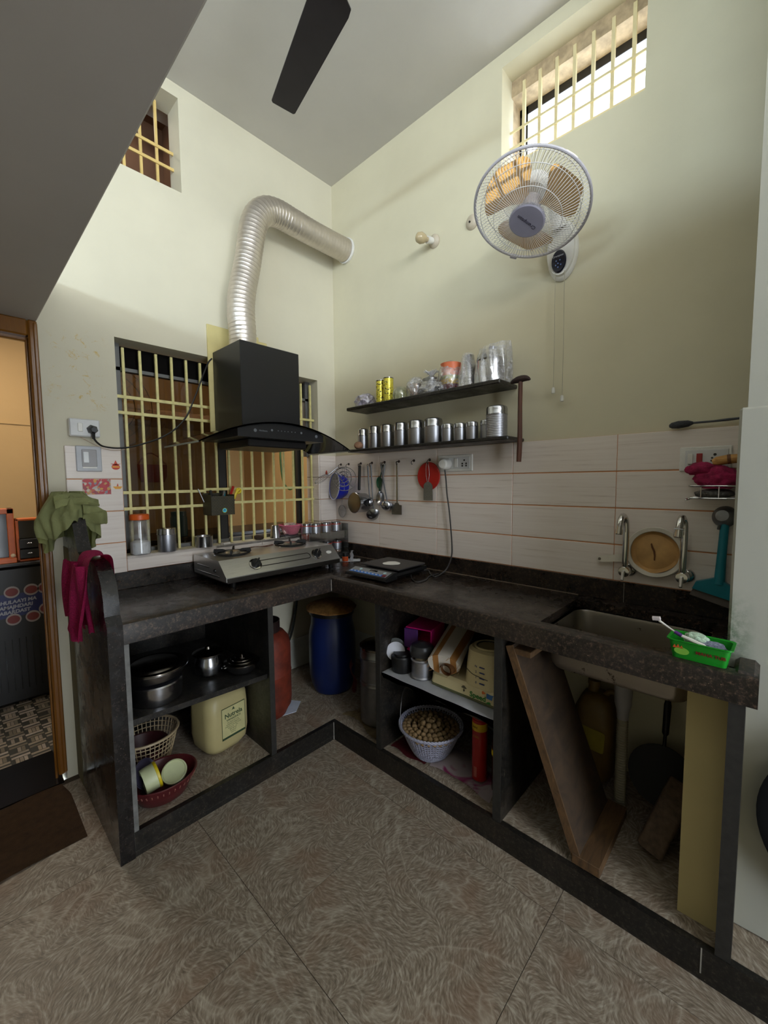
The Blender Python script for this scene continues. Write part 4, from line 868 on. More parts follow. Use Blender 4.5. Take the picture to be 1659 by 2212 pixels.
for y, zb in ((-1.570, 1.752), (-1.610, 1.711)):
    cdm = build('pull_cord', MB().tube([(-.034, y, 2.275), (-.030, y-.001, 2.0), (-.028, y, zb+.02)], .0014, 5), mat('grey_string', (176, 170, 150), .7), wf)
    build('cord_knob', MB().lathe([(0, 0), (.0075, .0), (.0085, .012), (.006, .026), (0, .028)], (-.028, y, zb), 12), WHITEP, cdm)

# ================================================================== CEILING FAN
cf = thing('ceiling_fan', 'dark brown ceiling fan with one blade reaching into the top of the picture', 'fan', (-1.045, -1.36, 2.92), None)
FBR = mat('dark_brown_blade', (46, 42, 44), .42, var=.12)
hub = Vector((-1.045, -1.36, 2.92))
build('motor', MB().lathe([(0, -.055), (.055, -.05), (.095, -.03), (.10, .015), (.085, .04), (.035, .06), (.016, .07), (.016, .44), (.06, .45), (.07, .479), (0, .479)], tuple(hub), 36), FBR, cf)
for k in range(3):
    a0 = math.degrees(math.atan2(-.754+1.36, -.89+1.045)) + 120*k
    q = T(*hub) @ Rm(a0, 'Z') @ Rm(4, 'X')
    o = build('blade', MB().prism([(.125, -.035), (.150, -.072), (.175, -.076), (.615, -.050), (.622, -.044), (.622, .044), (.615, .050), (.175, .060), (.150, .056), (.125, .035)], lambda p, q_, t_: q @ Vector((p, q_, t_)), -.004, .001), FBR, cf)
    build('blade_iron', MB().box(.085, .16, -.022, .022, .001, .007, .002, q), FBR, o)

# ================================================================== TAPS AND SINK WALL
def tap(y, zb, lab, ex=0):
    t_ = thing('swan_neck_tap', lab, 'tap', (0, y, zb), 'swan-neck taps over the sink')
    build('wall_flange', MB().lathe([(0, .016), (.016, .014), (.026, .006), (.028, .0), (0, 0)], (0, 0, 0), 28, at((-.013, y-.008, zb), FB)), CHROME, t_)
    build('valve_body', MB().lathe([(0, 0), (.018, .001), (.022, .006), (.022, .050), (.019, .057), (0, .058)], (0, 0, 0), 24, frame((-.020, y, zb), (-1, 0, 0))), CHROME, t_)
    build('lever', MB().box(-.006, .006, -.004, .004, -.030, .010, .003, frame((-.086, y, zb-.004), (.35, 0, 1), (0, 1, 0))), mat('bright_steel', (232, 230, 226), .25, 1.0), t_)
    pth = spline([(-.062, y, zb+.012), (-.066, y-.002, zb+.10), (-.068, y-.002, zb+.19), (-.074, y, zb+.216), (-.092, y+.004, zb+.230), (-.112, y+.006, zb+.220), (-.122, y+.008, zb+.198), (-.126, y+.009, zb+.178)], 5)
    build('spout', MB().tube(pth, [.0115]*len(pth), 14), CHROME, t_)
    build('spout_end', MB().lathe([(.0125, 0), (.0135, .0), (.0135, .018), (.0115, .02)], (0, 0, 0), 16, frame(pth[-1], pth[-1]-pth[-2])), CHROME, t_)
    if ex: build('tied_string', MB().ring((0, 0, 0), .0138, .002, 16, 6, frame(pth[-4], pth[-3]-pth[-4])), PAPER, t_)
    return t_
tap(-1.889, .982, 'left swan-neck tap, left of the round plastic strainer')
tap(-2.082, .986, 'right swan-neck tap with white string tied round the spout', 1)
so = thing('plastic_strainer', 'round white plastic strainer with a tan-stained cup hanging between the taps', 'strainer', (-.03, -1.985, 1.067))
q = frame((-.016, -1.985, 1.067), (-1, 0, .05), (0, 0, 1))
WST = mat('aged_white_strainer', (214, 206, 192), .4)
build('rim', MB().lathe([(.082, .012), (.098, .010), (.1015, .016), (.098, .022), (.084, .020), (.082, .012)], (0, 0, 0), 44, q), WST, so)
build('cup', MB().lathe([(.083, .019), (.078, .008), (.07, .003), (.045, .010), (.02, .013), (0, .013)], (0, 0, 0), 44, q, wob=lambda a, k: 1+.03*math.sin(3*a)), mat('tan_stained_cloth', (190, 148, 92), .75, var=.22, vs=14), so)
build('stain', MB().prism([(.036, .010), (.032, .014), (.018, .011), (.002, .004), (-.016, .001), (-.032, .001), (-.034, -.004), (-.014, -.005), (.004, -.003), (.020, .004)], lambda p, q_, t_: q @ Vector((p, q_, .0145+t_)), 0, .0008), mat('fold_brown', (98, 58, 26), .8), so)  # dark fold of the cup put in as a flat brown patch
hdl = MB().prism([(-.005, .094), (-.014, .12), (-.014, .195), (-.008, .212), (.006, .215), (.014, .206), (.015, .195), (.014, .135), (.020, .112), (.030, .092)], lambda p, q_, t_: (q @ Rm(9, 'Z')) @ Vector((p-.018, q_, t_)), .012, .018)
build('handle', hdl, WST, so)
build('hanging_hole', MB().lathe([(0, .0188), (.006, .0188), (.006, .018), (0, .018)], (0, 0, 0), 14, q @ Rm(9, 'Z') @ T(-.018, .203, 0)), mat('hole_shade', (120, 110, 98), .9), so)

# ---- squeegee, soap rack and its things, poker
sq = thing('squeegee', 'teal kitchen squeegee with a grey rubber blade leaning right of the taps', 'squeegee', (-.05, -2.19, .93))
build('handle', MB().tube([(-.040, -2.190, .975), (-.036, -2.192, 1.06), (-.034, -2.197, 1.21)], [.017, .0145, .013], 12), TEAL, sq)
build('head', MB().prism([(-.070, -.030), (.055, -.060), (.055, -.018), (.020, .010), (-.010, .016), (-.060, -.004)], lambda p, q_, t_: (-.024-t_*.9, -2.182-p, .978+q_), 0, .030), TEAL, sq)
build('rubber_blade', MB().prism([(-.078, -.056), (.057, -.092), (.057, -.056), (-.066, -.026)], lambda p, q_, t_: (-.034-t_, -2.182-p, .978+q_), 0, .008), mat('grey_rubber', (104, 96, 92), .6), sq)
lc = thing('steel_ladle_cup', 'dull round steel ladle cup hanging over the squeegee handle', 'ladle', (-.04, -2.19, 1.225))
q = frame((-.050, -2.188, 1.226), (-1, .25, .2), (0, 0, 1))
build('cup', MB().lathe([(0, .0), (.02, .002), (.034, .014), (.039, .028), (.037, .028), (.032, .016), (.02, .005), (0, .003)], (0, 0, 0), 28, q @ Rm(180, 'X')), STEELD, lc)
build('handle_stub', MB().tube([(-.045, -2.183, 1.192), (-.040, -2.180, 1.175)], .005, 8), STEELD, lc)
rk = thing('soap_rack', 'chrome wire soap rack on the wall under the magenta net', 'rack', (-.02, -2.16, 1.29))
def rl(z, d): return [(-.014, -2.236, z), (-.014-d, -2.236, z), (-.014-d, -2.110, z), (-.014-d+.03, -2.092, z), (-.014, -2.090, z)]
rw = MB().tube(spline(rl(1.332, .085), 5), .003, 6).tube(spline(rl(1.288, .085), 5), .003, 6)
for k in range(9): rw.tube([(-.014-.0105*k, -2.236, 1.289), (-.014-.0105*k, -2.10, 1.289)], .0014, 5)
for y in (-2.225, -2.18, -2.13): rw.tube([(-.099, y, 1.288), (-.099, y, 1.332)], .0018, 5)
rw.tube([(-.085, -2.095, 1.285), (-.096, -2.086, 1.282)], .004, 6)
build('wires', rw, CHROME, rk)
build('wire_scrubber', crumple(MB(), (-.055, -2.165, 1.2915), .034, .058, .030, 4, 4, .12), mat('grey_scouring_wool', (108, 106, 104), .5, .7, .5, 120, bmp=1.0, bs=200), rk, 60)
MAG = mat('magenta_net_cloth', (150, 24, 72), .85, var=.35, vs=50, bmp=1.0, bs=90)
mn = solo('net_cloth', crumple(crumple(MB(), (-.060, -2.170, 1.323), .032, .060, .080, 9, 4, .22), (-.065, -2.125, 1.372), .022, .048, .045, 6, 4, .2), MAG, 'magenta net cloth bunched in the chrome soap rack', 'cloth', None, 60, at=(-.06, -2.16, 1.323))
bh_ = thing('wood_brush', 'short golden-brown bundle resting on top of the magenta net', 'brush', (-.06, -2.19, 1.425))
build('bundle', MB().tube([(-.060, -2.155, 1.416), (-.060, -2.168, 1.420), (-.06, -2.20, 1.426), (-.06, -2.236, 1.428)], [.010, .016, .0165, .015], 14), m_wood('golden_bristle', (150, 96, 40), (214, 166, 96), (30, 2, 30), .6), bh_)
build('band', MB().tube([(-.06, -2.196, 1.4253), (-.06, -2.206, 1.4265)], .0172, 14), mat('brown_band', (110, 70, 34), .6), bh_)
pk = thing('dish_brush', 'long dark grey brush lying on the tile top, its tufted end to the left', 'brush', (-.02, -2.12, 1.55))
DG = mat('dark_grey_bristle', (58, 60, 64), .8, var=.35, vs=80, bmp=1.0, bs=160)
build('tufts', MB().tube([(-.026, -2.016, 1.561), (-.026, -2.024, 1.562), (-.026, -2.045, 1.5635), (-.026, -2.075, 1.565), (-.026, -2.090, 1.566)], [.005, .011, .0145, .012, .005], 12), DG, pk, 60)
build('handle', MB().tube([(-.024, -2.088, 1.566), (-.022, -2.150, 1.5665), (-.021, -2.19, 1.568), (-.021, -2.236, 1.570)], [.004, .0038, .0050, .0036], 8), mat('dark_grey_handle', (64, 66, 70), .5), pk)

# ================================================================== ON THE COUNTER
# ---- gas stove
gsx0, gsx1 = -1.050, -0.330
gs2 = thing('gas_stove', 'two-burner stainless steel gas stove with a slanted control front', 'stove', (-.69, -.2, ZC+.004))
pf = [(-.418, .876), (-.416, .897), (-.338, .972), (-.040, .972), (-.040, .876)]
build('body', MB().prism(pf, lambda p, q_, t_: (t_, p, q_), gsx0, gsx1), mat('satin_stove_steel', (206, 205, 203), .34, .95, .10, 6, aniso=(2, 60, 60)), gs2, 0)
build('base_skirt', MB().box(gsx0+.004, gsx1-.004, -.420, -.03, .868, .893, .002), mat('dark_steel', (92, 88, 84), .4, 1.0), gs2, 0)
gl_ = MB()
for yy, zz, l in ((-.16, .925, .15), (-.20, .892, .30)): gl_.box(gsx0-.002, gsx0+.002, yy-l/2, yy+l/2, zz-.004, zz+.004, .0015)
build('side_rib', gl_, STEEL, gs2)
build('side_knob', MB().lathe([(0, .006), (.008, .006), (.010, 0), (0, 0)], (0, 0, 0), 14, frame((gsx0, -.30, .918), (-1, 0, 0))), BLACKP, gs2)
for x in (gsx0+.05, gsx1-.05):
    for y in (-.385, -.06): build('foot', MB().lathe([(0, 0), (.013, 0), (.015, .028), (0, .028)], (x, y, ZC+.001), 14), BLACKP, gs2)
sl_ = frame((0, -.377, .9345), (0, -.69, .72), (1, 0, 0))
def onpanel(x, d=0): return T(x, 0, 0) @ sl_ @ T(0, d, 0)
build('control_groove', MB().tube([onpanel(-.69) @ Vector((p, q_, .001)) for p, q_ in rrect(0, 0, .165, .018, .017, 4)], .0022, 5, True), mat('dark_steel', (92, 88, 84), .4, 1.0), gs2)
build('badge_print', MB().prism(circ(.016, 18, 0, 0, 1.2, .7), lambda p, q_, t_: onpanel(-.385) @ Vector((p, q_, t_)), 0, .0012), WHITEP, gs2)
for x in (-.872, -.478):
    kn = build('knob', MB().lathe([(0, .026), (.021, .024), (.025, .004), (.025, 0), (0, 0)], (0, 0, 0), 24, onpanel(x)).box(-.004, .004, -.020, .024, .02, .034, .002, onpanel(x) @ Rm(-50, 'Z')), BLACKP, gs2)
    build('knob_ring', MB().lathe([(.024, .005), (.033, .004), (.035, 0), (.024, 0)], (0, 0, 0), 28, onpanel(x)), CHROME, kn)
IRON = mat('cast_iron', (26, 25, 25), .6, .3, .2, 60, bmp=.4, bs=120)
for x, y in ((-.900, -.185), (-.510, -.155)):
    build('drip_tray', MB().lathe([(.085, .0), (.090, .004), (.096, .0)], (x, y, .9722), 32), STEEL, gs2)
    build('burner', MB().lathe([(0, 0), (.040, 0), (.044, .008), (.036, .016), (.022, .018), (0, .018)], (x, y, .9722), 28), mat('pale_burner_alloy', (196, 190, 180), .35, .9), gs2)
    sup = MB().ring((x, y, .978), .088, .0055, 36, 8)
    for k in range(4):
        a = PI/4+PI/2*k+.25; ux, uy = math.cos(a), math.sin(a)
        q = T(x, y, .972) @ Matrix.Rotation(a, 4, 'Z')
        sup.prism([(.028, .020), (.050, .028), (.094, .030), (.098, .010), (.080, .0), (.074, .014), (.040, .016)], lambda p, q_, t_: q @ Vector((p, t_, q_)), -.0045, .0045)
    build('pan_support', sup, IRON, gs2)
build('gas_lead', MB().tube(spline([(-.80, -.12, 0.975), (-.74, -.10, 0.98), (-.67, -.105, 0.976), (-.60, -.10, 0.98)], 5), .0025, 5).tube(spline([(-.80, -.135, 0.975), (-.73, -.118, 0.982), (-.66, -.125, 0.976), (-.60, -.112, 0.978)], 5), .0025, 5), mat('brown_wire', (92, 60, 44), .6), gs2)

# ---- weighing scale
ws = thing('weighing_scale', 'black electronic weighing scale with a blue keypad and flour on its plate', 'scale', (-.27, -.77, ZC))
SCQ = T(-.255, -.765, ZC) @ Rm(1.5, 'Z')
build('base', loft(MB(), [(rrect(0, 0, .150, .150, .02), .040), (rrect(0, 0, .152, .152, .02), .026), (rrect(-.0, 0, .135, .138, .02), .012), (rrect(0, 0, .125, .128, .02), .006)], True).move(SCQ), BLACKP, ws, 30)
build('console', MB().prism([(-.212, .014), (-.208, .026), (-.140, .046), (-.120, .046), (-.120, .010), (-.200, .008)], lambda p, q_, t_: SCQ @ Vector((p, t_, q_)), -.150, .150), BLACKP, ws, 0)
kq = SCQ @ frame((-.1735, 0, .0368), (-.28, 0, .96), (0, -1, 0))
build('display_panel', MB().box(-.135, .135, -.026, .030, 0, .0012, 0, kq), mat('grey_keypad', (138, 140, 142), .4), ws, 0)
build('display', MB().box(-.010, .045, .010, .024, .0012, .002, 0, kq), BLACKG, ws, 0)
kp = MB()
for k in range(10): kp.box(-.130+.0262*k, -.130+.0262*k+.0235, -.024, -.006, .0012, .0028, .001, kq)
build('keypad_key', kp, mat('bright_blue_key', (36, 120, 214), .4), ws)
km = MB()
for k in range(9): km.box(-.125+.0262*k, -.125+.0262*k+.0125, -.018, -.011, .0028, .0031, 0, kq)
build('key_print', km, WHITEP, ws); build('red_key', MB().box(.106, .130, -.024, -.006, .0028, .0036, .001, kq), mat('dark_red_key', (120, 24, 28), .4), ws)
build('emblem', MB().lathe([(0, .0016), (.009, .0016), (.009, .001), (0, .001)], (0, 0, 0), 16, kq @ T(-.075, .014, 0)).lathe([(0, .0016), (.009, .0016), (.009, .001), (0, .001)], (0, 0, 0), 16, kq @ T(.100, .014, 0)), mat('pale_cyan_print', (190, 226, 232), .4), ws)
pt = build('plate', loft(MB(), [(rrect(.02, 0, .122, .142, .012), .056), (rrect(.02, 0, .122, .142, .012), .050), (rrect(.02, 0, .08, .10, .012), .042)], True).move(SCQ), mat('dusty_dark_plate', (62, 60, 60), .5, .2, .2, 30), ws, 30)
build('flour', MB().lathe([(.050, 0), (.046, .0012), (.02, .002), (0, .002)], (0, 0, 0), 30, SCQ @ T(.01, .0, .0562), wob=lambda a, k: 1+.06*math.sin(3*a)+.03*math.sin(7*a)), mat('flour_white', (236, 234, 228), .95), ws)
# ---- small jar on a paper
solo('paper_sheet', MB().prism([(-.085, .045), (-.03, .10), (.02, .055), (.085, -.03), (.03, -.085), (-.05, -.035)], lambda p, q_, t_: (-.150+p*.9, -.295+q_*.95, ZC+.0008+t_), 0, .0012), PAPER, 'small white paper lying under the orange spice jar on the counter corner', 'paper', None, 0)
oj = thing('spice_jar', 'tiny orange-and-black jar on white paper in the counter corner', 'jar', (-.187, -.300, ZC+.002))
build('body', MB().lathe([(0, 0), (.019, 0), (.020, .003), (.020, .030), (0, .030)], (-.187, -.300, ZC+.002), 20), mat('orange_label', (206, 84, 34), .5, var=.3, vs=60), oj)
build('cap', MB().lathe([(0, 0), (.0195, 0), (.0195, .024), (0, .026)], (-.187, -.300, ZC+.0325), 20), BLACKP, oj)
solo('paper_packet', MB().sheet(lambda u, v: (-.158+.012*math.sin(3*u*PI)*(1-v)+.010*u, -.345+.040*u+.004*math.sin(9*v), ZC+.003+.066*v*(1-.25*u)+.004*math.sin(5*u)), 12, 8, .0016).sheet(lambda u, v: (-.166+.03*u, -.330+.03*v*u, ZC+.064-.004*v+.006*math.sin(3*u)), 8, 6, .0016), PAPER, 'folded white paper packet standing behind the orange spice jar', 'paper', None, 40)

# ---- spice rack with jars
rkx0, rkx1 = -.345, -.050
sr = thing('spice_rack', 'clear two-tier rack of steel-capped spice jars in the counter corner', 'rack', (-.2, -.12, ZC))
ACR = glassy('smoky_acrylic', (150, 154, 148), .10, .1, .14, 8)
build('tier', MB().box(rkx0-.02, rkx1, -.155, -.024, .9728, .977).box(rkx0-.02, rkx1, -.157, -.152, .972, 1.02), ACR, sr, 0)
build('tier', MB().box(rkx0+.06, rkx1+.005, -.175, -.05, ZC+.006, ZC+.011).box(rkx0+.06, rkx1+.005, -.178, -.173, ZC+.001, ZC+.04), ACR, sr, 0)
build('side_wall', MB().box(rkx1, rkx1+.004, -.175, -.04, ZC+.001, 1.07), ACR, sr, 0)
build('back_leg', MB().box(rkx0-.02, rkx0-.014, -.034, -.024, ZC+.001, .978).box(rkx1-.01, rkx1-.004, -.05, -.035, ZC+.001, 1.0), ACR, sr, 0)
CONT = [mat('spice_brown', (120, 74, 40), .8, var=.5, vs=120), mat('spice_green', (92, 104, 44), .8, var=.4, vs=120), mat('spice_red', (150, 54, 26), .8, var=.4, vs=120)]
def spice(x, y, z, ci, lab, h=.108):
    j = thing('spice_jar', lab, 'jar', (x, y, z), 'steel-capped spice jars in the rack')
    build('glass', MB().lathe([(0, 0), (.031, 0), (.0325, .004), (.0325, .044), (.030, .048)], (x, y, z), 24), CLEAR, j)
    build('spice', MB().lathe([(0, .002), (.030, .002), (.030, .034), (.012, .040), (0, .038)], (x, y, z), 20), CONT[ci], j)
    build('steel_sleeve', MB().lathe([(.0315, .044), (.0340, .044), (.0340, .086), (.0335, .090), (0, .090)], (x, y, z), 28), STEELB, j)
    build('red_ring', MB().lathe([(.0335, .0875), (.0350, .0885), (.0350, .0915), (.0335, .0925)], (x, y, z), 28), mat('ring_red', (196, 56, 40), .4), j)
    build('cap', MB().lathe([(.0335, .092), (.0338, .104), (.031, h), (0, h)], (x, y, z), 28), STEEL, j)
for x, y, c, lab in ((-.278, -.105, 0, 'left front jar on the upper tier of the spice rack'), (-.190, -.105, 1, 'middle front jar on the upper tier of the spice rack'), (-.100, -.105, 0, 'right front jar on the upper tier of the spice rack'), (-.322, -.062, 2, 'rear left jar on the upper tier, peeping out behind the front row')):
    spice(x, y, .9772, c, lab)
for x, c, lab in ((-.190, 2, 'red-brown jar at the left of the lower spice tier'), (-.104, 0, 'jar at the right of the lower spice tier')):
    spice(x, -.118, ZC+.0112, c, lab, .104)

# ---- things on the window sill
ZS = 1.0
pj = thing('plastic_jar', 'tall clear plastic jar with orange lid, half full of salt, left on the sill', 'jar', (-1.292, .022, ZS))
pr_ = [(0, 0), (.040, 0), (.047, .008)]
for k in range(9): pr_ += [(.0475, .02+.016*k), (.0465, .028+.016*k)]
pr_ += [(.047, .165), (.042, .176), (.040, .178)]
build('body', MB().lathe(pr_, (-1.292, .006, ZS), 32, sy=.92), CLEAR, pj)
build('salt', MB().lathe([(0, .003), (.040, .003), (.045, .010), (.045, .062), (.03, .070), (0, .066)], (-1.292, .006, ZS), 28, sy=.92), mat('salt_white', (226, 226, 228), .9), pj)
build('lid', MB().lathe([(.043, .0), (.0445, .002), (.0445, .024), (.041, .028), (0, .028)], (-1.292, .006, ZS+.176), 32), ORANGE, pj)
c = canister('steel_canister', 'steel canister with a stepped lid on the sill right of the plastic jar', -1.166, .006, ZS, .0455, .125, .28)
c = thing('steel_tin', 'low open steel tin on the sill in the middle of the window', 'tin', (-.972, .008, ZS))
build('wall', MB().lathe([(0, 0), (.046, 0), (.047, .003), (.047, .058), (.049, .061), (.046, .062), (.0445, .058), (.0445, .004), (0, .004)], (-.972, .004, ZS), 32), STEEL, c)
c = solo('steel_tumbler', MB().lathe([(.033, 0), (.0345, .002), (.0335, .006), (.026, .080), (.024, .083), (0, .083)], (-.508, .015, ZS), 28), STEEL, 'upturned steel tumbler on the sill left of the pink bowl', 'tumbler', at=(-.508, .015, ZS))
def weave(mb, c, r0, r1, z0, z1, nv, nr, rv=.0016, sx=1, sy=1, rr_=.0016):
    for k in range(nr):
        u = k/(nr-1); mb.ring((c[0], c[1], c[2]+z0+(z1-z0)*u), r0+(r1-r0)*u**.8, rr_, 40, 4, None, sx, sy)
    for k in range(nv):
        a = 2*PI*k/nv; mb.tube([(c[0]+(r0+(r1-r0)*u**.8)*sx*math.cos(a), c[1]+(r0+(r1-r0)*u**.8)*sy*math.sin(a), c[2]+z0+(z1-z0)*u) for u in (0, .25, .5, .75, 1)], rv, 4, caps=False)
    return mb
solo('steel_plate', MB().lathe([(0, 0), (.075, 0), (.085, .007), (.088, .008), (.074, .002), (0, .002)], (-.385, .030, ZS), 36), STEEL, 'flat steel plate under the pink bowl on the sill', 'plate', at=(-.385, .03, ZS))
pb = thing('sieve_bowl', 'pink plastic sieve bowl standing on the sill plate right of the upturned tumbler', 'bowl', (-.385, .025, ZS+.009))
build('bowl', MB().lathe([(0, 0), (.036, 0), (.045, .006), (.064, .04), (.074, .064), (.0715, .064), (.061, .04), (.042, .009), (0, .004)], (-.385, .022, ZS+.009), 36), glassy('pink_net_plastic', (226, 128, 150), .95, .4, .05, 300), pb)
build('rim', MB().lathe([(.072, .0), (.080, .001), (.082, .005), (.074, .006)], (-.385, .022, ZS+.072), 40), mat('pink_rim', (228, 104, 150), .35), pb)
solo('tissue_lump', crumple(MB(), (-.39, .022, ZS+.055), .05, .045, .035, 15, 4, .25), glassy('pale_film', (222, 206, 214), .5, .3, .1, 40), 'pale crumpled film heaped in the pink sieve bowl', 'film', None, 40, at=(-.39, .02, ZS+.05))
solo('terracotta_block', MB().box(-.225, -.172, .02, .115, ZS, ZS+.075, .006), mat('pale_brick', (150, 126, 96), .9, var=.25, vs=30, bmp=.5), 'rough pale brick behind the pink bowl at the right end of the sill', 'brick', None, 0)
solo('clay_cup', crumple(MB(), (-.62, .025, ZS), .030, .028, .030, 17, 3, .2), mat('dark_clay', (52, 36, 26), .9, bmp=.6), 'dark brown lump on the sill left of the upturned tumbler', 'lump', None, 40, at=(-.62, .025, ZS))
solo('matchbox', MB().box(-.025, .025, -.014, .014, 0, .012, .001, T(-.85, -.002, ZS) @ Rm(12, 'Z')), mat('matchbox_white', (206, 198, 186), .7), 'small white box lying on the sill below the knife holder', 'box', None, 0)
tg = thing('tongs', 'dull steel tongs lying on the sill edge in front of the pink bowl', 'tongs', (-.45, -.005, ZS))
build('arm', MB().tube([(-.475, .008, ZS+.007), (-.40, -.008, ZS+.006), (-.345, -.006, ZS+.006)], [.004, .0045, .003], 6), STEELD, tg); build('arm', MB().tube([(-.475, .006, ZS+.012), (-.40, -.004, ZS+.017), (-.345, -.006, ZS+.010)], [.004, .0045, .003], 6), STEELD, tg)

# ---- knife box hooked on the bars
kx = thing('knife_box', 'dark olive brick-patterned cutlery box hung on the window bars', 'box', (-.885, -.03, 1.175))
KQ = T(-.885, -.018, 1.232)
m, t, b = nt('dark_brick_relief'); v = coords(t)
mp = nd(t, 'ShaderNodeMapping'); mp.inputs['Rotation'].default_value = (PI/2, 0, 0); t.links.new(v, mp.inputs[0])
br_ = nd(t, 'ShaderNodeTexBrick'); br_.inputs['Scale'].default_value = 1.0; br_.inputs['Brick Width'].default_value = .016; br_.inputs['Row Height'].default_value = .0085; br_.inputs['Mortar Size'].default_value = .0009
br_.inputs['Color1'].default_value = lin((70, 64, 40)); br_.inputs['Color2'].default_value = lin((60, 55, 36)); br_.inputs['Mortar'].default_value = lin((28, 25, 16)); t.links.new(mp.outputs[0], br_.inputs['Vector'])
t.links.new(br_.outputs['Color'], b.inputs['Base Color']); b.inputs['Roughness'].default_value = .5
kb_ = MB()
for a in ((-.068, .068, -.045, -.042, -.055, .052), (-.068, .068, .060, .063, -.055, .068), (-.068, -.065, -.045, .063, -.055, .060), (.065, .068, -.045, .063, -.055, .060), (-.068, .068, -.045, .063, -.055, -.052)): kb_.box(*a, 0, KQ)
build('box', kb_, m, kx, 0)
sk_ = build('sticker', flat(circ(.013, 24), at((-.878, -.0633, 1.203), FA)), mat('sticker_cyan', (70, 190, 226), .4), kx)
build('sticker_mark', flat([(-.006, -.004), (-.002, .001), (.004, -.002), (.006, .002), (0, .006), (-.006, .002)], at((-.878, -.0642, 1.203), FA)), mat('sticker_navy', (30, 50, 110), .4), sk_)
build('sticker_rim', MB().ring((0, 0, .001), .0125, .0012, 24, 5, at((-.878, -.0637, 1.203), FA)), mat('sticker_yellow_green', (196, 206, 70), .4), sk_)
def tool(name, lab, cat, x, y, ang, parts):
    k = thing(name, lab, cat, (x, y, 1.20), 'kitchen tools in the cutlery box')
    q = T(x, y, 1.20) @ Rm(ang, 'Y')
    for nm, mb, mt in parts(q): build(nm, mb, mt, k)
tool('scissors', 'yellow-handled scissors sticking out of the cutlery box', 'scissors', -.832, -.02, 30, lambda q: [('handle', MB().ring((0, 0, .128), .014, .0045, 18, 6, q @ Rm(90, 'X') @ T(0, .128, -.128) ).tube([q @ Vector((-.004, 0, .07)), q @ Vector((-.008, 0, .115)), q @ Vector((.0, 0, .14))], .008, 8), YELLOW), ('blade', MB().box(-.006, .006, -.001, .001, 0, .075, 0, q), STEEL)])
tool('knife', 'red-handled knife sticking out of the cutlery box left of the scissors', 'knife', -.842, .005, 22, lambda q: [('handle', MB().box(-.008, .008, -.005, .005, .085, .150, .004, q), RED), ('blade', MB().box(-.008, .008, -.0008, .0008, .0, .085, 0, q), STEEL)])
tool('peeler', 'steel table knife leaning right in the front of the cutlery box', 'knife', -.892, -.03, 16, lambda q: [('blade', MB().box(-.005, .005, -.001, .001, .0, .118, .0008, q), STEEL)])
tool('knife', 'black-handled knife in the middle of the cutlery box', 'knife', -.902, .02, -8, lambda q: [('handle', MB().box(-.009, .009, -.006, .006, .06, .118, .004, q), BLACKP), ('blade', MB().box(-.008, .008, -.0008, .0008, 0, .06, 0, q), STEEL)])
tool('spatula', 'teal-handled tool standing in the cutlery box beside the red knife', 'spatula', -.860, -.012, 4, lambda q: [('handle', MB().box(-.007, .007, -.005, .005, .05, .112, .004, q), TEAL), ('blade', MB().box(-.006, .006, -.001, .001, 0, .05, 0, q), STEEL)])
tool('skewer', 'thin steel skewer leaning left out of the cutlery box', 'skewer', -.932, .03, -22, lambda q: [('rod', MB().tube([q @ Vector((0, 0, 0)), q @ Vector((0, 0, .135))], .0025, 6), STEELD)])

# ================================================================== UNDER THE LEFT COUNTER
def shz(x): return .482 + .011 - math.tan(math.radians(2.2))*(x+1.27)     # top of the tilted shelf
DST = mat('dark_tarnished_steel', (120, 114, 108), .22, 1.0, .1, 8)
z = shz(-1.42)+.002
c = thing('steel_box', 'low round steel box at the bottom of the pot stack on the shelf', 'pot', (-1.42, -.545, z))
build('body', MB().lathe([(0, 0), (.094, 0), (.096, .004), (.096, .050), (0, .050)], (-1.42, -.545, z), 40), STEEL, c)
build('lid', MB().lathe([(.096, .0), (.099, .001), (.099, .020), (.095, .025), (.08, .027), (0, .027)], (-1.42, -.545, z+.0505), 40), STEEL, c)
c = thing('steel_basin', 'wide shallow steel basin covered with a dish on top of the round steel box', 'pot', (-1.42, -.545, z+.079))
build('basin', MB().lathe([(0, 0), (.070, 0), (.100, .016), (.116, .048), (.123, .050), (.123, .053), (.114, .052), (0, .045)], (-1.42, -.545, z+.0785), 44), STEEL, c)
build('cover_dish', MB().lathe([(.119, .0), (.117, .004), (.092, .002), (.086, .010), (.080, .013), (0, .013)], (-1.42, -.545, z+.131), 44), DST, c)
z = shz(-1.18)+.002
c = thing('steel_pot', 'pot-bellied steel pot with a dark lid in the middle of the pot shelf', 'pot', (-1.18, -.485, z))
build('body', MB().lathe([(0, 0), (.040, 0), (.056, .014), (.061, .038), (.057, .066), (.050, .082), (.050, .090), (.058, .098), (.055, .099), (0, .094)], (-1.18, -.485, z), 40), STEEL, c)
build('lid', MB().lathe([(.066, .0), (.066, .004), (.045, .014), (.015, .020), (.012, .030), (0, .032)], (-1.18, -.485, z+.099), 36), DST, c)
z = shz(-1.055)+.002
c = thing('steel_wok', 'small two-eared steel wok with a ridged lid at the right of the pot shelf', 'pot', (-1.06, -.575, z))
build('body', MB().lathe([(0, 0), (.038, 0), (.058, .012), (.072, .034), (.078, .048), (.074, .049), (0, .044)], (-1.06, -.565, z), 36), STEEL, c)
build('lid', MB().lathe([(.080, .0), (.080, .004), (.066, .010), (.064, .013), (.050, .016), (.048, .019), (.030, .022), (.028, .024), (.010, .026), (.010, .034), (.014, .040), (0, .043)], (-1.06, -.565, z+.049), 36), DST, c)
for s_ in (-1, 1): build('ear', MB().ring((-1.06+s_*.082, -.565, z+.046), .012, .003, 14, 6), STEEL, c)
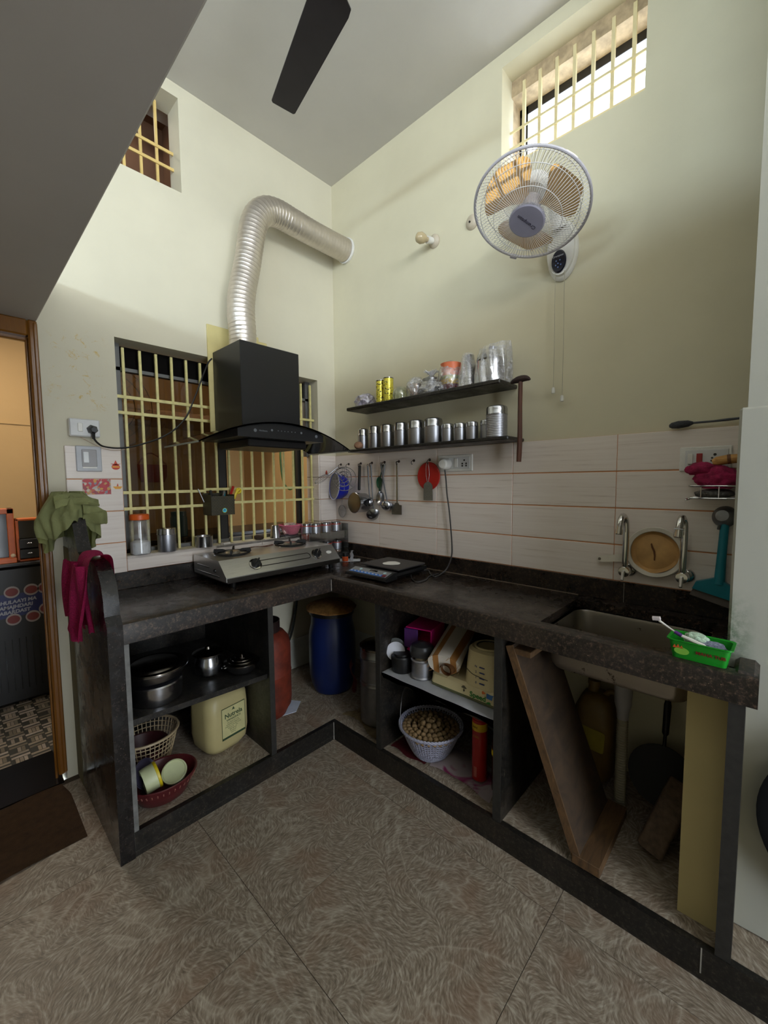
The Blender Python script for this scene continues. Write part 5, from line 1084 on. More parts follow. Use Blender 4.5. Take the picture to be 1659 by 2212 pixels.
struct('granite_back_panel', MB().box(-1.541, -0.992, -.008, -.001, ZP, .795).box(-.008, -.001, -1.608, -1.030, ZP, .795), GRAND)

jc = thing('jerry_can', 'cream plastic oil can with a printed green label under the pot shelf', 'can', (-1.125, -.44, ZP))
CAN = mat('cream_can_plastic', (188, 175, 126), .42, var=.08, vs=6)
JQ = T(-1.112, -.425, ZP) @ Rm(8, 'Z')
build('body', loft(MB(), [(rrect(0, 0, .055, .045, .04), .300), (rrect(0, 0, .088, .068, .05), .288), (rrect(0, 0, .108, .090, .05), .255), (rrect(0, 0, .111, .094, .05), .20), (rrect(0, 0, .111, .094, .05), .085), (rrect(0, 0, .105, .088, .05), .035), (rrect(0, 0, .086, .070, .05), .006), (rrect(0, 0, .070, .055, .04), .001)], True).move(JQ), CAN, jc, 50)
build('neck', MB().lathe([(.026, .296), (.026, .325), (.024, .328), (.024, .335), (.03, .336), (.03, .355), (0, .356)], (0, 0, 0), 20, JQ @ T(-.02, .02, 0)), CAN, jc)
build('grip', MB().tube(spline([JQ @ Vector((.0, .02, .335)), JQ @ Vector((.04, .015, .345)), JQ @ Vector((.075, .01, .315)), JQ @ Vector((.088, 0, .28))], 5), .012, 10), CAN, jc)
LG = mat('label_green_ink', (42, 66, 40), .6); LP = mat('label_paper', (196, 190, 138), .55)
lq = JQ @ frame((.012, -.0948, .150), (0, -1, 0), (1, 0, 0))
lb = build('label', MB().box(-.062, .062, -.078, .072, 0, .0009, 0, lq), LP, jc, 0)
bd = MB()
for a in ((-.062, .062, -.078, -.068), (-.062, .062, .069, .072), (-.062, -.060, -.078, .072), (.060, .062, -.078, .072)): bd.box(*a, .0009, .0013, 0, lq)
bd.prism([(-.010, .050), (.010, .050), (.004, .054), (.004, .058), (0, .063), (-.004, .058), (-.004, .054)], lambda p, q_, t_: lq @ Vector((p, q_, .0009+t_)), 0, .0005)
build('label_border', bd, LG, lb, 0)
text('label_print', 'Nutrela', .030, lq @ T(0, .030, .001), LG, lb, .0003, .0007)
text('label_print', 'VANASPATI', .0145, lq @ T(0, .009, .001), LG, lb, .0003, .0002)
for k in range(7):
    text('label_print', ['NET QUANTITY 15 kg', 'INGREDIENTS: EDIBLE OIL', 'STORE IN A COOL DRY PLACE', 'BATCH No.    MFD.', 'BEST BEFORE', 'PACKED BY', 'M.R.P. Rs.'][k], .0062, lq @ T(-.004, -.004-.0088*k, .001), LG, lb, .0003)

# baskets and tub on the plinth
nb = thing('net_basket', 'cream plastic net basket behind the maroon tub', 'basket', (-1.41, -.36, ZP))
NBM = mat('cream_net_plastic', (176, 156, 124), .5)
build('weave', weave(MB(), (-1.41, -.345, ZP), .080, .128, .002, .165, 44, 9, .0022, 1.0, .95, .0022), NBM, nb, 60, kind='stuff')
build('rim', MB().ring((-1.41, -.345, ZP+.165), .130, .006, 44, 6, None, 1, .95), NBM, nb)
build('base', MB().lathe([(0, .001), (.080, .001), (.082, .004), (0, .004)], (-1.41, -.345, ZP), 36, sy=.95), NBM, nb)
solo('plastic_basin', MB().lathe([(0, .006), (.065, .006), (.100, .11), (.104, .112), (.097, .11), (.062, .010), (0, .010)], (-1.425, -.345, ZP), 36), mat('dark_maroon_plastic', (64, 24, 26), .45), 'dark maroon basin nested inside the cream net basket', 'basin', at=(-1.425, -.345, ZP))
mt_ = thing('tub', 'maroon oval plastic tub with slotted sides at the left corner of the plinth', 'tub', (-1.425, -.545, ZP))
MAR = mat('maroon_plastic', (86, 28, 32), .38)
build('bowl', MB().lathe([(0, .002), (.072, .002), (.084, .010), (.106, .052), (.120, .086), (.124, .088), (.120, .091), (.115, .088), (.101, .052), (.080, .014), (0, .010)], (-1.418, -.570, ZP), 44, sx=1.06, sy=.9), MAR, mt_)
slm = MB()
for k in range(18):
    a = -PI*.95+PI*.9*k/17; r = .1135
    slm.box(-.0018, .0018, -.006, .006, -.001, .0015, 0, frame((-1.418+r*1.06*math.cos(a), -.570+r*.9*math.sin(a), ZP+.066), (math.cos(a), math.sin(a), -.45), (-math.sin(a), math.cos(a), 0)))
build('slot', slm, mat('slot_shade', (150, 96, 84), .6), mt_, 0, kind='stuff')
CUP = mat('pale_green_white_plastic', (206, 212, 168), .4)
pc_ = thing('plastic_container', 'pale green-white container with a yellow band tilted in the maroon tub', 'container', (-1.455, -.565, ZP+.02))
q = frame((-1.478, -.572, ZP+.092), (.95, -.05, .18), (0, 0, 1))
build('cup', MB().lathe([(.044, -.012), (.047, -.012), (.049, .0), (.049, .040), (.0, .041), (0, .037), (.045, .036), (.045, 0), (.044, -.012)], (0, 0, 0), 36, q), CUP, pc_)
build('band', MB().lathe([(.0492, .034), (.051, .035), (.051, .043), (.049, .045)], (0, 0, 0), 36, q), YELLOW, pc_)
ld = solo('container_lid', MB().lathe([(0, .006), (.040, .006), (.042, .010), (.047, .008), (.048, 0), (.045, 0), (.044, .004), (0, .003)], (0, 0, 0), 36, frame((-1.375, -.575, ZP+.075), (-.25, -.55, .8))), CUP, 'pale green round lid lying in the maroon tub beside the banded container', 'lid')
solo('plastic_dish', MB().lathe([(0, 0), (.048, 0), (.056, .008), (.054, .009), (.047, .003), (0, .003)], (0, 0, 0), 36, frame((-1.470, -.515, ZP+.088), (.5, -.75, .35))), mat('blue_grey_plastic', (70, 66, 86), .45), 'blue-grey plastic dish leaning behind the banded container in the tub', 'dish')

# ================================================================== CORNER BAY
gc = thing('gas_cylinder', 'worn red gas cylinder in the corner bay behind the granite upright', 'cylinder', (-.80, -.33, ZP+.004))
RGC = mat('worn_red_paint', (110, 42, 25), .6, var=.4, vs=18, bmp=.3)
build('body', MB().lathe([(0, .0), (.105, 0), (.110, .012), (.118, .03), (.131, .05), (.134, .085), (.134, .225), (.1365, .232), (.134, .239), (.134, .375), (.126, .415), (.10, .448), (.05, .468), (0, .47)], (-.815, -.35, ZP+.004), 44), RGC, gc)
build('collar', MB().lathe([(.075, .45), (.080, .455), (.080, .515), (.076, .515), (.074, .455)], (-.815, -.35, ZP+.004), 32), mat('dark_collar', (40, 26, 22), .5), gc)
build('valve', MB().lathe([(0, .465), (.016, .465), (.016, .50), (.022, .505), (.022, .53), (0, .532)], (-.815, -.35, ZP+.004), 18), mat('black_regulator', (24, 24, 26), .5), gc)
solo('gas_hose', MB().tube(spline([(-.793, -.35, .62), (-.74, -.25, .61), (-.66, -.12, .45), (-.56, -.06, .30), (-.47, -.05, .32), (-.42, -.045, .45), (-.39, -.04, .60), (-.37, -.03, .76)], 8), .0085, 8), RUBBER, 'thick black gas hose looping up the wall between red cylinder and blue drum', 'hose')
solo('folded_paper', MB().prism([(-.13, -.07), (.06, -.12), (.14, -.05), (.05, .10), (-.05, .11)], lambda p, q_, t_: (-.765+p, -.345+q_, ZP+.0006+t_), 0, .0026), mat('bluish_newsprint', (196, 204, 222), .8, bmp=.4, bs=20), 'folded white paper under the red gas cylinder', 'paper', None, 0)
pp = thing('water_drum', 'dark blue plastic drum with a jute-covered top in the counter corner', 'drum', (-.385, -.395, ZP))
build('body', MB().lathe([(0, .0), (.095, 0), (.115, .008), (.128, .045), (.138, .10), (.1415, .18), (.1415, .30), (.139, .36), (.130, .40), (.1255, .42), (.1255, .465), (.131, .468), (.131, .492), (.125, .495), (0, .495)], (-.385, -.395, ZP), 48), mat('dark_blue_drum', (18, 36, 88), .38, var=.22, vs=5), pp)
build('clamp_ring', MB().lathe([(.131, .468), (.135, .470), (.135, .490), (.131, .493)], (-.385, -.395, ZP), 48), BLACKP, pp)
jl = solo('jute_cover', MB().lathe([(.150, -.008), (.152, .0), (.135, .016), (.10, .030), (.05, .038), (0, .040)], (-.385, -.395, ZP+.504), 48, wob=lambda a, k: 1+.04*math.sin(3*a+1)+.025*math.sin(7*a)), mat('jute_brown', (156, 112, 58), .95, var=.4, vs=40, bmp=1.0, bs=110), 'brown jute cover bulging on top of the blue drum', 'cover', at=(-.385, -.395, ZP+.50))
wfil = thing('steel_filter', 'tall steel water filter with a tap, on a sack behind the granite upright', 'filter', (-.452, -.850, ZP+.012))
build('lower_tank', MB().lathe([(0, 0), (.088, 0), (.093, .006), (.093, .20), (.0955, .204), (.093, .208), (.093, .218), (0, .218)], (-.452, -.850, ZP+.012), 40), STEELD, wfil)
build('upper_tank', MB().lathe([(.0945, .0), (.0945, .004), (.0915, .008), (.0915, .120), (.094, .124), (.0915, .128), (.094, .132), (.0915, .136), (.0915, .170), (0, .170)], (-.452, -.850, ZP+.2305), 40), STEELD, wfil)
build('lid', MB().lathe([(.094, 0), (.095, .012), (.080, .022), (.03, .032), (0, .033)], (-.452, -.850, ZP+.401), 40), DST, wfil)
build('lid_ring', MB().ring((0, 0, 0), .020, .004, 20, 8, frame((-.462, -.850, ZP+.450), (.7, -.7, 0))), STEEL, wfil)
solo('sack', MB().sheet(lambda u, v: (-.33-.23*u+.03*math.sin(5*v), -.69-.28*v+.012*math.sin(8*u), ZP+.003+.004*(1+math.sin(9*u+5*v))), 14, 14, .004), mat('beige_sackcloth', (146, 128, 96), .95, var=.3, vs=40, bmp=.8, bs=140), 'beige folded sack under the steel water filter', 'sack', None, 40)
solo('red_cloth', MB().sheet(lambda u, v: (-.47-.012*math.sin(6*v)-.05*u*(1-v), -.665-.07*u*(1-.5*v)+.008*math.sin(9*v), .385-.185*v-.01*math.sin(4*u)), 12, 16, .003), mat('dark_red_cloth', (92, 20, 24), .9, var=.3), 'dark red cloth hanging between the blue drum and the steel filter', 'cloth', None, 40)

# ================================================================== MIDDLE BAY, UPPER SHELF
ZM = .474
pl_ = MB().sheet(lambda u, v: (-.612+.54*v if v > .06 else -.612-.004, -1.035-.570*u, ZM+.0015+.001*math.sin(20*u) - (.0 if v > .04 else .012+.010*abs(math.sin(11*u))+.006*hsh(round(u*30)))), 44, 20, .0012)
solo('shelf_paper', pl_, PAPER, 'white paper lining the middle shelf, ragged at its front edge', 'paper', None, 40)
ZM += .0035
bt = thing('black_tiffin', 'round black tin with a lid at the left end of the paper-lined shelf', 'tin', (-.535, -1.085, ZM))
build('body', MB().lathe([(0, 0), (.047, 0), (.049, .004), (.049, .048), (0, .048)], (-.535, -1.090, ZM), 32), BLACKP, bt)
build('lid', MB().lathe([(.051, 0), (.052, .020), (.048, .026), (.040, .028), (.040, .036), (0, .037)], (-.535, -1.090, ZM+.0485), 32), BLACKP, bt)
solo('round_lid', MB().lathe([(0, .003), (.038, .002), (.043, 0), (.044, .002), (.038, .005), (0, .006)], (0, 0, 0), 32, frame((-.545, -1.060, ZM+.083), (-.70, -.60, .2))), mat('white_enamel_lid', (206, 208, 220), .35), 'white round lid leaning on the upright behind the black tin', 'lid')
solo('round_lid', MB().lathe([(0, .003), (.040, .002), (.046, 0), (.047, .002), (.040, .005), (0, .006)], (0, 0, 0), 32, frame((-.530, -1.046, ZM+.091), (-.70, -.64, .16))), mat('grey_lid_edge', (84, 88, 88), .4), 'dark grey round lid behind the white one on the middle shelf', 'lid')
kt_ = thing('steel_pot', 'steel pot with a black domed lid, beside the black tin on the middle shelf', 'pot', (-.520, -1.20, ZM))
build('body', MB().lathe([(0, 0), (.050, 0), (.052, .004), (.047, .010), (.0465, .075), (.050, .080), (.044, .088), (0, .088)], (-.520, -1.196, ZM), 36), STEELB, kt_)
build('collar', MB().lathe([(.045, .086), (.049, .090), (.047, .098), (.050, .100), (0, .101)], (-.520, -1.196, ZM), 36), DST, kt_)
build('lid', MB().lathe([(.053, 0), (.055, .004), (.054, .030), (.046, .044), (.02, .052), (.012, .060), (0, .061)], (-.520, -1.196, ZM+.1015), 36), mat('black_lid', (44, 44, 46), .35), kt_)
px = thing('plastic_box', 'magenta and purple stacked plastic boxes at the back of the middle shelf', 'box', (-.36, -1.12, ZM))
bq = T(-.40, -1.125, ZM) @ Rm(14, 'Z')
MGP = mat('magenta_plastic', (226, 34, 136), .35); PUR = mat('purple_plastic', (84, 40, 116), .35)
build('lower_tray', MB().box(-.085, .085, -.066, .066, 0, .095, .01, bq), MGP, px)
build('open_box', MB().box(-.085, .085, -.066, -.060, .0955, .195, .002, bq).box(-.085, .085, .060, .066, .0955, .195, .002, bq).box(-.085, .085, -.066, .066, .190, .196, .002, bq).box(.079, .085, -.066, .066, .0955, .195, .002, bq).box(-.085, .085, -.066, .066, .0955, .101, .002, bq), MGP, px)
build('purple_lid', MB().box(-.094, -.086, .000, .070, .100, .192, .003, bq), PUR, px)
rl_ = thing('sack_roll', 'rolled brown-and-white striped sack lying on the cream mixer base', 'sack', (-.45, -1.30, ZM+.06))
m, t, b = nt('striped_sack'); v = coords(t, (1, 1, 1), 'UV')
tcx = nd(t, 'ShaderNodeTexCoord'); sp_ = nd(t, 'ShaderNodeSeparateXYZ'); rq = nd(t, 'ShaderNodeMapping'); t.links.new(tcx.outputs['Object'], rq.inputs[0]); rq.inputs['Rotation'].default_value = (0, 0, math.radians(-14))
t.links.new(rq.outputs[0], sp_.inputs[0])
wv = nd(t, 'ShaderNodeMath', operation='MULTIPLY'); wv.inputs[1].default_value = 82; t.links.new(sp_.outputs[1], wv.inputs[0]); sn_ = nd(t, 'ShaderNodeMath', operation='SINE'); t.links.new(wv.outputs[0], sn_.inputs[0])
t.links.new(mix(t, ramp(t, sn_.outputs[0], [(.45, (0, 0, 0, 1)), (.55, (1, 1, 1, 1))]), lin((204, 196, 184)), lin((158, 108, 52))), b.inputs['Base Color']); b.inputs['Roughness'].default_value = .9
bump(t, b, noise(t, None, 160, 3), .4, .003)
AX0, AX1 = Vector((-.560, -1.340, ZM+.108)), Vector((-.30, -1.262, ZM+.172))
def rollf(u, v):
    c_ = AX0.lerp(AX1, v); d = (AX1-AX0).normalized(); e1 = Vector((0, 0, 1)); e1 = (e1-d*e1.dot(d)).normalized(); e2 = d.cross(e1)
    a = 2*PI*u; rx = .070-.006*v+.004*math.sin(3*a+1); rz = .046-.004*v
    return c_+e2*(rx*math.cos(a))+e1*(rz*math.sin(a))
_r = MB().sheet(rollf, 41, 14)
bmesh.ops.remove_doubles(_r.bm, verts=list(_r.bm.verts), dist=1e-4)
bmesh.ops.holes_fill(_r.bm, edges=[e for e in _r.bm.edges if e.is_boundary])
build('roll', _r, m, rl_, 50)
build('inner_fold', MB().sheet(lambda u, v: AX0+Vector((-.012+.05*v, -.022+.032*math.cos(2*PI*u*1.6)*(1-.35*u), -.012+.026*math.sin(2*PI*u*1.6)*(1-.35*u))), 40, 3, .002), mat('brown_sack_inside', (130, 84, 42), .95), rl_, 60)
fr_ = MB()
for k in range(14):
    p = rollf(hsh(k), 0.0); fr_.tube([p, p+Vector((-.012-.016*hsh(k, 2), .012*(hsh(k, 3)-.5), -.014*hsh(k, 4)))], .0007, 4)
build('frayed_threads', fr_, mat('brown_thread', (150, 112, 70), .9), rl_, kind='stuff')
mx_ = thing('mixer_base', 'cream mixer-grinder base printed Speed at the right end of the middle shelf', 'mixer', (-.46, -1.43, ZM))
build('plinth_body', loft(MB(), [(rrect(-.45, -1.425, .085, .150, .02), ZM+.058), (rrect(-.45, -1.425, .096, .156, .02), ZM+.048), (rrect(-.45, -1.425, .100, .160, .02), ZM+.010)], True), CREAMP, mx_)
build('bottom_trim', loft(MB(), [(rrect(-.45, -1.425, .1015, .1615, .02), ZM+.0105), (rrect(-.45, -1.425, .1015, .1615, .02), ZM+.0005)], True), mat('olive_trim', (96, 98, 66), .5), mx_)
build('motor_tower', loft(MB(), [(rrect(-.465, -1.500, .060, .066, .055), ZM+.205), (rrect(-.465, -1.500, .070, .076, .06), ZM+.196), (rrect(-.465, -1.500, .076, .081, .06), ZM+.13), (rrect(-.462, -1.500, .081, .083, .05), ZM+.055)], True), CREAMP, mx_)
build('jar_seat', MB().lathe([(.046, .0), (.050, .003), (.046, .004), (.040, -.012), (0, -.012)], (-.465, -1.500, ZM+.2055), 32), mat('dark_seat', (52, 48, 42), .5), mx_)
build('jar_seat_rim', MB().ring((-.465, -1.500, ZM+.2065), .052, .005, 36, 8), CREAMP, mx_)
build('crack_line', MB().tube(spline([(-.5405, -1.435, ZM+.125), (-.545, -1.47, ZM+.108), (-.546, -1.50, ZM+.104), (-.545, -1.54, ZM+.100)], 4), .0012, 4), BLACKP, mx_)
mq = T(-.5508, -1.425, ZM+.030) @ FB
build('arrow_print', MB().prism([(-.004, .012), (-.001, .012), (-.001, .018), (.001, .018), (.001, .012), (.004, .012), (0, .004)], lambda p, q_, t_: mq @ Vector((p+.012, q_-.012, t_)), 0, .0008).box(.0, .024, .008, .0105, 0, .0008, 0, mq).box(.003, .021, .012, .014, 0, .0008, 0, mq).box(.006, .018, .0155, .0175, 0, .0008, 0, mq), DKF, mx_, 0)
text('print', 'Speed', .030, T(-.5508, -1.500, ZM+.024) @ FB, mat('print_green', (40, 130, 50), .5), mx_, .0004, .0006)
text('print', '..gift', .014, T(-.5508, -1.545, ZM+.014) @ FB, mat('print_green', (40, 130, 50), .5), mx_, .0004, .0006)
jb = MB()
build('jug_print', MB().prism([(-.014, -.010), (.010, -.012), (.014, .004), (.018, .010), (.006, .008), (-.012, .010)], lambda p, q_, t_: T(-.5505, -1.552, ZM+.042) @ FB @ Vector((p, q_, t_)), 0, .0008), mat('print_blue', (60, 110, 170), .5), mx_, 0)
build('hand_print', MB().prism([(-.010, -.004), (-.002, -.002), (.006, .004), (-.006, .010), (-.012, .006)], lambda p, q_, t_: T(-.5505, -1.530, ZM+.046) @ FB @ Vector((p, q_, t_)), 0, .0008), mat('print_orange', (220, 120, 50), .5), mx_, 0)
tg_ = MB()
for k in range(4):
    z_ = ZM+.145-.022*k
    tg_.box(-.5485, -.546, -1.527, -1.505, z_-.0022, z_+.0022)
build('speed_mark', tg_, mat('print_navy', (50, 60, 110), .5), mx_, 0)
for k in range(4): text('print', ['N', '2', '1', '0'][k], .013, T(-.5485, -1.490, ZM+.145-.022*k) @ FB, mat('print_navy', (50, 60, 110), .5), mx_, .0005)
jx = thing('dark_jar', 'dark cream-rimmed jar at the back of the middle shelf, behind the striped sack', 'jar', (-.17, -1.38, ZM))
build('body', MB().lathe([(0, 0), (.05, 0), (.056, .05), (.056, .15), (.045, .17), (0, .171)], (-.17, -1.38, ZM), 28), mat('dark_olive_jar', (50, 50, 34), .4), jx)
build('rim', MB().lathe([(.046, .165), (.052, .168), (.052, .186), (.046, .188), (.042, .17)], (-.17, -1.38, ZM), 28), CREAMP, jx)

# ---- lower: basket of round nuts, extinguisher
bk = thing('net_basket', 'grey plastic net basket heaped with small round brown nuts under the middle shelf', 'basket', (-.478, -1.215, ZP))
GB = mat('grey_blue_net_plastic', (150, 150, 168), .45)
build('weave', weave(MB(), (-.478, -1.215, ZP+.006), .075, .140, .002, .135, 60, 12, .0030, 1.0, 1.0, .0030), GB, bk, 60, kind='stuff')
rp = [(-.478+(.146)*math.cos(2*PI*i/120), -1.215+.146*math.sin(2*PI*i/120), ZP+.142+.004*math.sin(i*PI/2)) for i in range(120)]
rp2 = [(-.478+(.146)*math.cos(2*PI*i/120), -1.215+.146*math.sin(2*PI*i/120), ZP+.142-.004*math.sin(i*PI/2)) for i in range(120)]
build('braided_rim', MB().tube(rp, .0042, 5, True).tube(rp2, .0042, 5, True), GB, bk, 60)
build('base', MB().lathe([(0, .001), (.075, .001), (.078, .005), (0, .005)], (-.478, -1.215, ZP+.006), 32), GB, bk)
build('lining', MB().lathe([(0, .012), (.070, .014), (.100, .06), (.124, .104), (0, .110)], (-.478, -1.215, ZP+.004), 32), mat('nut_heap_shadow', (70, 54, 36), .9), bk)  # dark filler under the nuts, the shade between them put into its colour
build('wire_handle', MB().tube(spline([(-.596, -1.13, ZP+.14), (-.575, -1.115, ZP+.21), (-.53, -1.09, ZP+.265), (-.47, -1.075, ZP+.285)], 5), .0016, 5), STEELD, bk)
NUT = mat('nut_shell', (138, 112, 76), .8, var=.25, vs=70, bmp=.5, bs=160)
first = None; kk = 0
for ring_, (rad, num, zz) in enumerate(((0, 1, .140), (.026, 7, .138), (.052, 13, .134), (.078, 20, .130), (.103, 26, .127), (.1225, 31, .122), (.0125, 4, .158), (.04, 9, .153))):
    for i in range(num):
        a = 2*PI*i/num+ring_*.7; x_, y_ = -.478+rad*math.cos(a)+.004*(hsh(kk)-.5), -1.215+rad*math.sin(a)+.004*(hsh(kk, 1)-.5)
        if first is None:
            first = solo('nut', MB().ball((0, 0, 0), .0128, (1, 1, .94), 2), NUT, 'one of the alike small round brown nuts heaped in the grey net basket', 'nut', 'round brown nuts heaped in the grey basket')
            o = first
        else: o = first.copy(); COL.objects.link(o)
        o.location = (x_, y_, ZP+zz+.003*hsh(kk, 2)); o.rotation_euler = (hsh(kk, 3)*6, hsh(kk, 4)*6, 0); o.scale = (.92+.2*hsh(kk, 5),)*3; kk += 1
solo('floor_cloth', MB().sheet(lambda u, v: (-.57+.20*v+.006*math.sin(9*u), -1.045-.20*u, ZP+.003+.002*math.sin(8*u+6*v)+.0015*math.sin(13*v)), 16, 12, .0025), mat('dark_red_bag_cloth', (104, 26, 34), .85, var=.25), 'dark red cloth spread under the left half of the grey net basket', 'cloth', None, 40)
m, t, b = nt('pink_white_sack'); v = coords(t)
t.links.new(ramp(t, noise(t, v, 7, 3, .5, 1.0), [(.36, (170, 70, 120)), (.44, (206, 192, 196)), (.8, (196, 184, 180))]), b.inputs['Base Color']); b.inputs['Roughness'].default_value = .85
solo('floor_cloth', MB().sheet(lambda u, v: (-.555+.17*v+.016*math.sin(4*u), -1.265-.30*u+.03*v, ZP+.004+.030*math.exp(-((u-.22)/.16)**2)*(1-abs(2*v-1))+.003*math.sin(12*u+6*v)), 24, 14, .0025), m, 'crumpled pink-and-white sack on the plinth between the basket and the extinguisher', 'cloth', None, 50)
ex = thing('fire_extinguisher', 'small red cylinder with a yellow band standing by the granite upright', 'extinguisher', (-.475, -1.475, ZP+.002))
exr = .0315; ec = (-.478, -1.470, ZP+.010)
m_red = mat('extinguisher_red', (158, 22, 20), .3)
build('body', MB().lathe([(0, 0), (.027, 0), (exr, .005), (exr, .262), (0, .264)], ec, 36), m_red, ex)
build('cap', MB().lathe([(exr*.96, .2635), (exr*.98, .268), (exr*.98, .288), (.022, .293), (0, .293)], ec, 36), m_red, ex)
build('band', MB().lathe([(exr, .218), (exr+.0007, .218), (exr+.0007, .250), (exr, .250)], ec, 36), mat('band_yellow', (206, 166, 24), .4), ex)
eq = at((ec[0]-exr-.0006, ec[1]+.004, ec[2]), FB)
text('print', 'FIRE', .012, eq @ T(0, .234, 0), BLACKP, ex, .0003); text('print', 'CO2', .013, eq @ T(.004, .195, 0), mat('print_gold', (196, 150, 50), .5), ex, .0003)
build('print_block', MB().box(-.007, .007, .020, .065, 0, .0006, 0, eq @ T(.002, 0, 0)), mat('print_pale_red', (176, 92, 84), .5), ex, 0)
build('nozzle', MB().box(-.012, .012, -.016, .004, .270, .286, .003, T(*ec) @ T(-.02, 0, 0)), m_red, ex)
bc = thing('brown_bottle', 'dark brown bottle with a yellow stripe half hidden behind the extinguisher', 'bottle', (-.44, -1.565, ZP))
build('body', MB().lathe([(0, 0), (.036, 0), (.038, .005), (.038, .20), (.028, .235), (.014, .25), (.014, .275), (0, .276)], (-.470, -1.564, ZP+.001), 28), mat('dark_brown_glass', (48, 30, 16), .2), bc)
build('label', MB().lathe([(.0381, .15), (.0388, .15), (.0388, .175), (.0381, .175)], (-.470, -1.564, ZP+.001), 28), YELLOW, bc); build('neck_label', MB().lathe([(.030, .228), (.0305, .228), (.0215, .246), (.0205, .246)], (-.470, -1.564, ZP+.001), 28), PAPER, bc)
tk = thing('tool_handles', 'dark sticks with pale metal tips lying behind the nut basket', 'tools', (-.30, -1.25, ZP))
build('stick', MB().tube([(-.30, -1.10, ZP+.26), (-.22, -1.42, ZP+.06)], .009, 8), BLACKP, tk); build('stick', MB().tube([(-.26, -1.12, ZP+.27), (-.18, -1.46, ZP+.06)], .008, 8), BLACKP, tk)
build('metal_tip', MB().tube([(-.302, -1.092, ZP+.265), (-.296, -1.117, ZP+.249)], .0098, 10), STEEL, tk)

# ================================================================== RIGHT BAY
pk_ = thing('plank', 'old brown wooden trough of boards leaning against the granite upright under the sink', 'plank', (-.43, -1.90, ZP))
def slab3(a, b, x0, x1, th):
    """board whose centre line runs a->b in the y-z plane"""
    a, b = Vector((0, *a)), Vector((0, *b)); d = (b-a).normalized(); n_ = Vector((0, -d.z, d.y))*th/2
    P = [a-n_, a+n_, b+n_, b-n_]
    return MB().prism([(p.y, p.z) for p in P], lambda p, q_, t_: (t_, p, q_), x0, x1)
build('board', slab3((-1.904, ZP+.012), (-1.656, .770), -.598, -.285, .026), DARKWOOD, pk_, 0)
build('front_edge', slab3((-1.904, ZP+.012), (-1.656, .770), -.604, -.5985, .028), RAWWOOD, pk_, 0)
build('end_board', MB().box(-.607, -.270, -1.972, -1.887, ZP+.001, ZP+.034, .002).move(T(0, 0, 0)), RAWWOOD, pk_, 0)
build('end_board', MB().box(-.600, -.290, -1.735, -1.660, .742, .764, .002), RAWWOOD, pk_, 0)
ob = thing('oil_bottle', 'dusty yellow-brown plastic can leaning on the wall behind the plank', 'bottle', (-.16, -1.80, ZP))
OB = mat('dusty_amber_plastic', (104, 82, 36), .5, var=.3, vs=9)
bq = T(-.105, -1.800, ZP+.001) @ Rm(3, 'X')
build('body', loft(MB(), [(rrect(0, 0, .035, .03, .025), .365), (rrect(0, 0, .060, .058, .04), .345), (rrect(0, 0, .072, .078, .05), .29), (rrect(0, 0, .074, .082, .05), .20), (rrect(0, 0, .072, .080, .05), .03), (rrect(0, 0, .06, .068, .05), .002)], True).move(bq), OB, ob, 50)
build('neck', MB().lathe([(.022, .36), (.020, .39), (.024, .392), (.024, .412), (0, .413)], (0, 0, 0), 20, bq @ T(0, .02, 0)), OB, ob)
build('grip', MB().tube(spline([bq @ Vector((0, -.025, .36)), bq @ Vector((0, -.05, .385)), bq @ Vector((0, -.078, .355)), bq @ Vector((0, -.080, .30))], 5), .010, 10), OB, ob)
build('label', MB().prism(rrect(0, 0, .055, .045, .01, 3), lambda p, q_, t_: bq @ Vector((-.0755-t_, p, .19+q_)), 0, .001), mat('yellow_faded_label', (138, 124, 30), .5, var=.2), ob, 0)
tw = thing('griddle', 'round black iron griddle leaning on the wall with its handle up, under the sink', 'griddle', (-.16, -2.05, ZP))
q = frame((-.120, -2.055, ZP+.118), (-.96, 0, .28), (0, 0, 1))
build('plate', MB().lathe([(0, .004), (.08, .004), (.108, .010), (.113, .012), (.112, .016), (.078, .010), (0, .010)], (0, 0, 0), 40, q), mat('black_iron', (16, 15, 15), .55, .2, .2, 20), tw)
build('handle', MB().tube([q @ Vector((.106, 0, .010)), q @ Vector((.15, 0, .012)), q @ Vector((.16, 0, .012)), q @ Vector((.265, 0, .014)), q @ Vector((.285, 0, .014))], [.006, .006, .012, .013, .009], 10).ring((.296, 0, .014), .009, .0025, 14, 6, q), BLACKP, tw)
lg_ = thing('stone_pestle', 'brown speckled wooden block leaning beside the yellow pillar', 'block', (-.38, -2.09, ZP))
build('block', loft(MB(), [(rrect(0, 0, .034, .032, .012), .125), (rrect(0, 0, .038, .037, .014), .118), (rrect(0, 0, .038, .038, .014), -.115), (rrect(0, 0, .033, .033, .012), -.123)], True).move(frame((-.335, -2.100, ZP+.112), (.60, -.28, .80), (0, 1, .3))), mat('speckled_brown_block', (88, 72, 58), .8, var=.45, vs=40, bmp=.7, bs=60), lg_, 40)
lp_ = solo('black_pan', MB().lathe([(0, 0), (.075, 0), (.098, .03), (.105, .05), (.102, .05), (.072, .006), (0, .006)], (-.13, -1.975, ZP), 36), mat('black_iron', (16, 15, 15), .55, .2, .2, 20), 'black iron pan on the plinth in front of the griddle', 'pan') if False else None

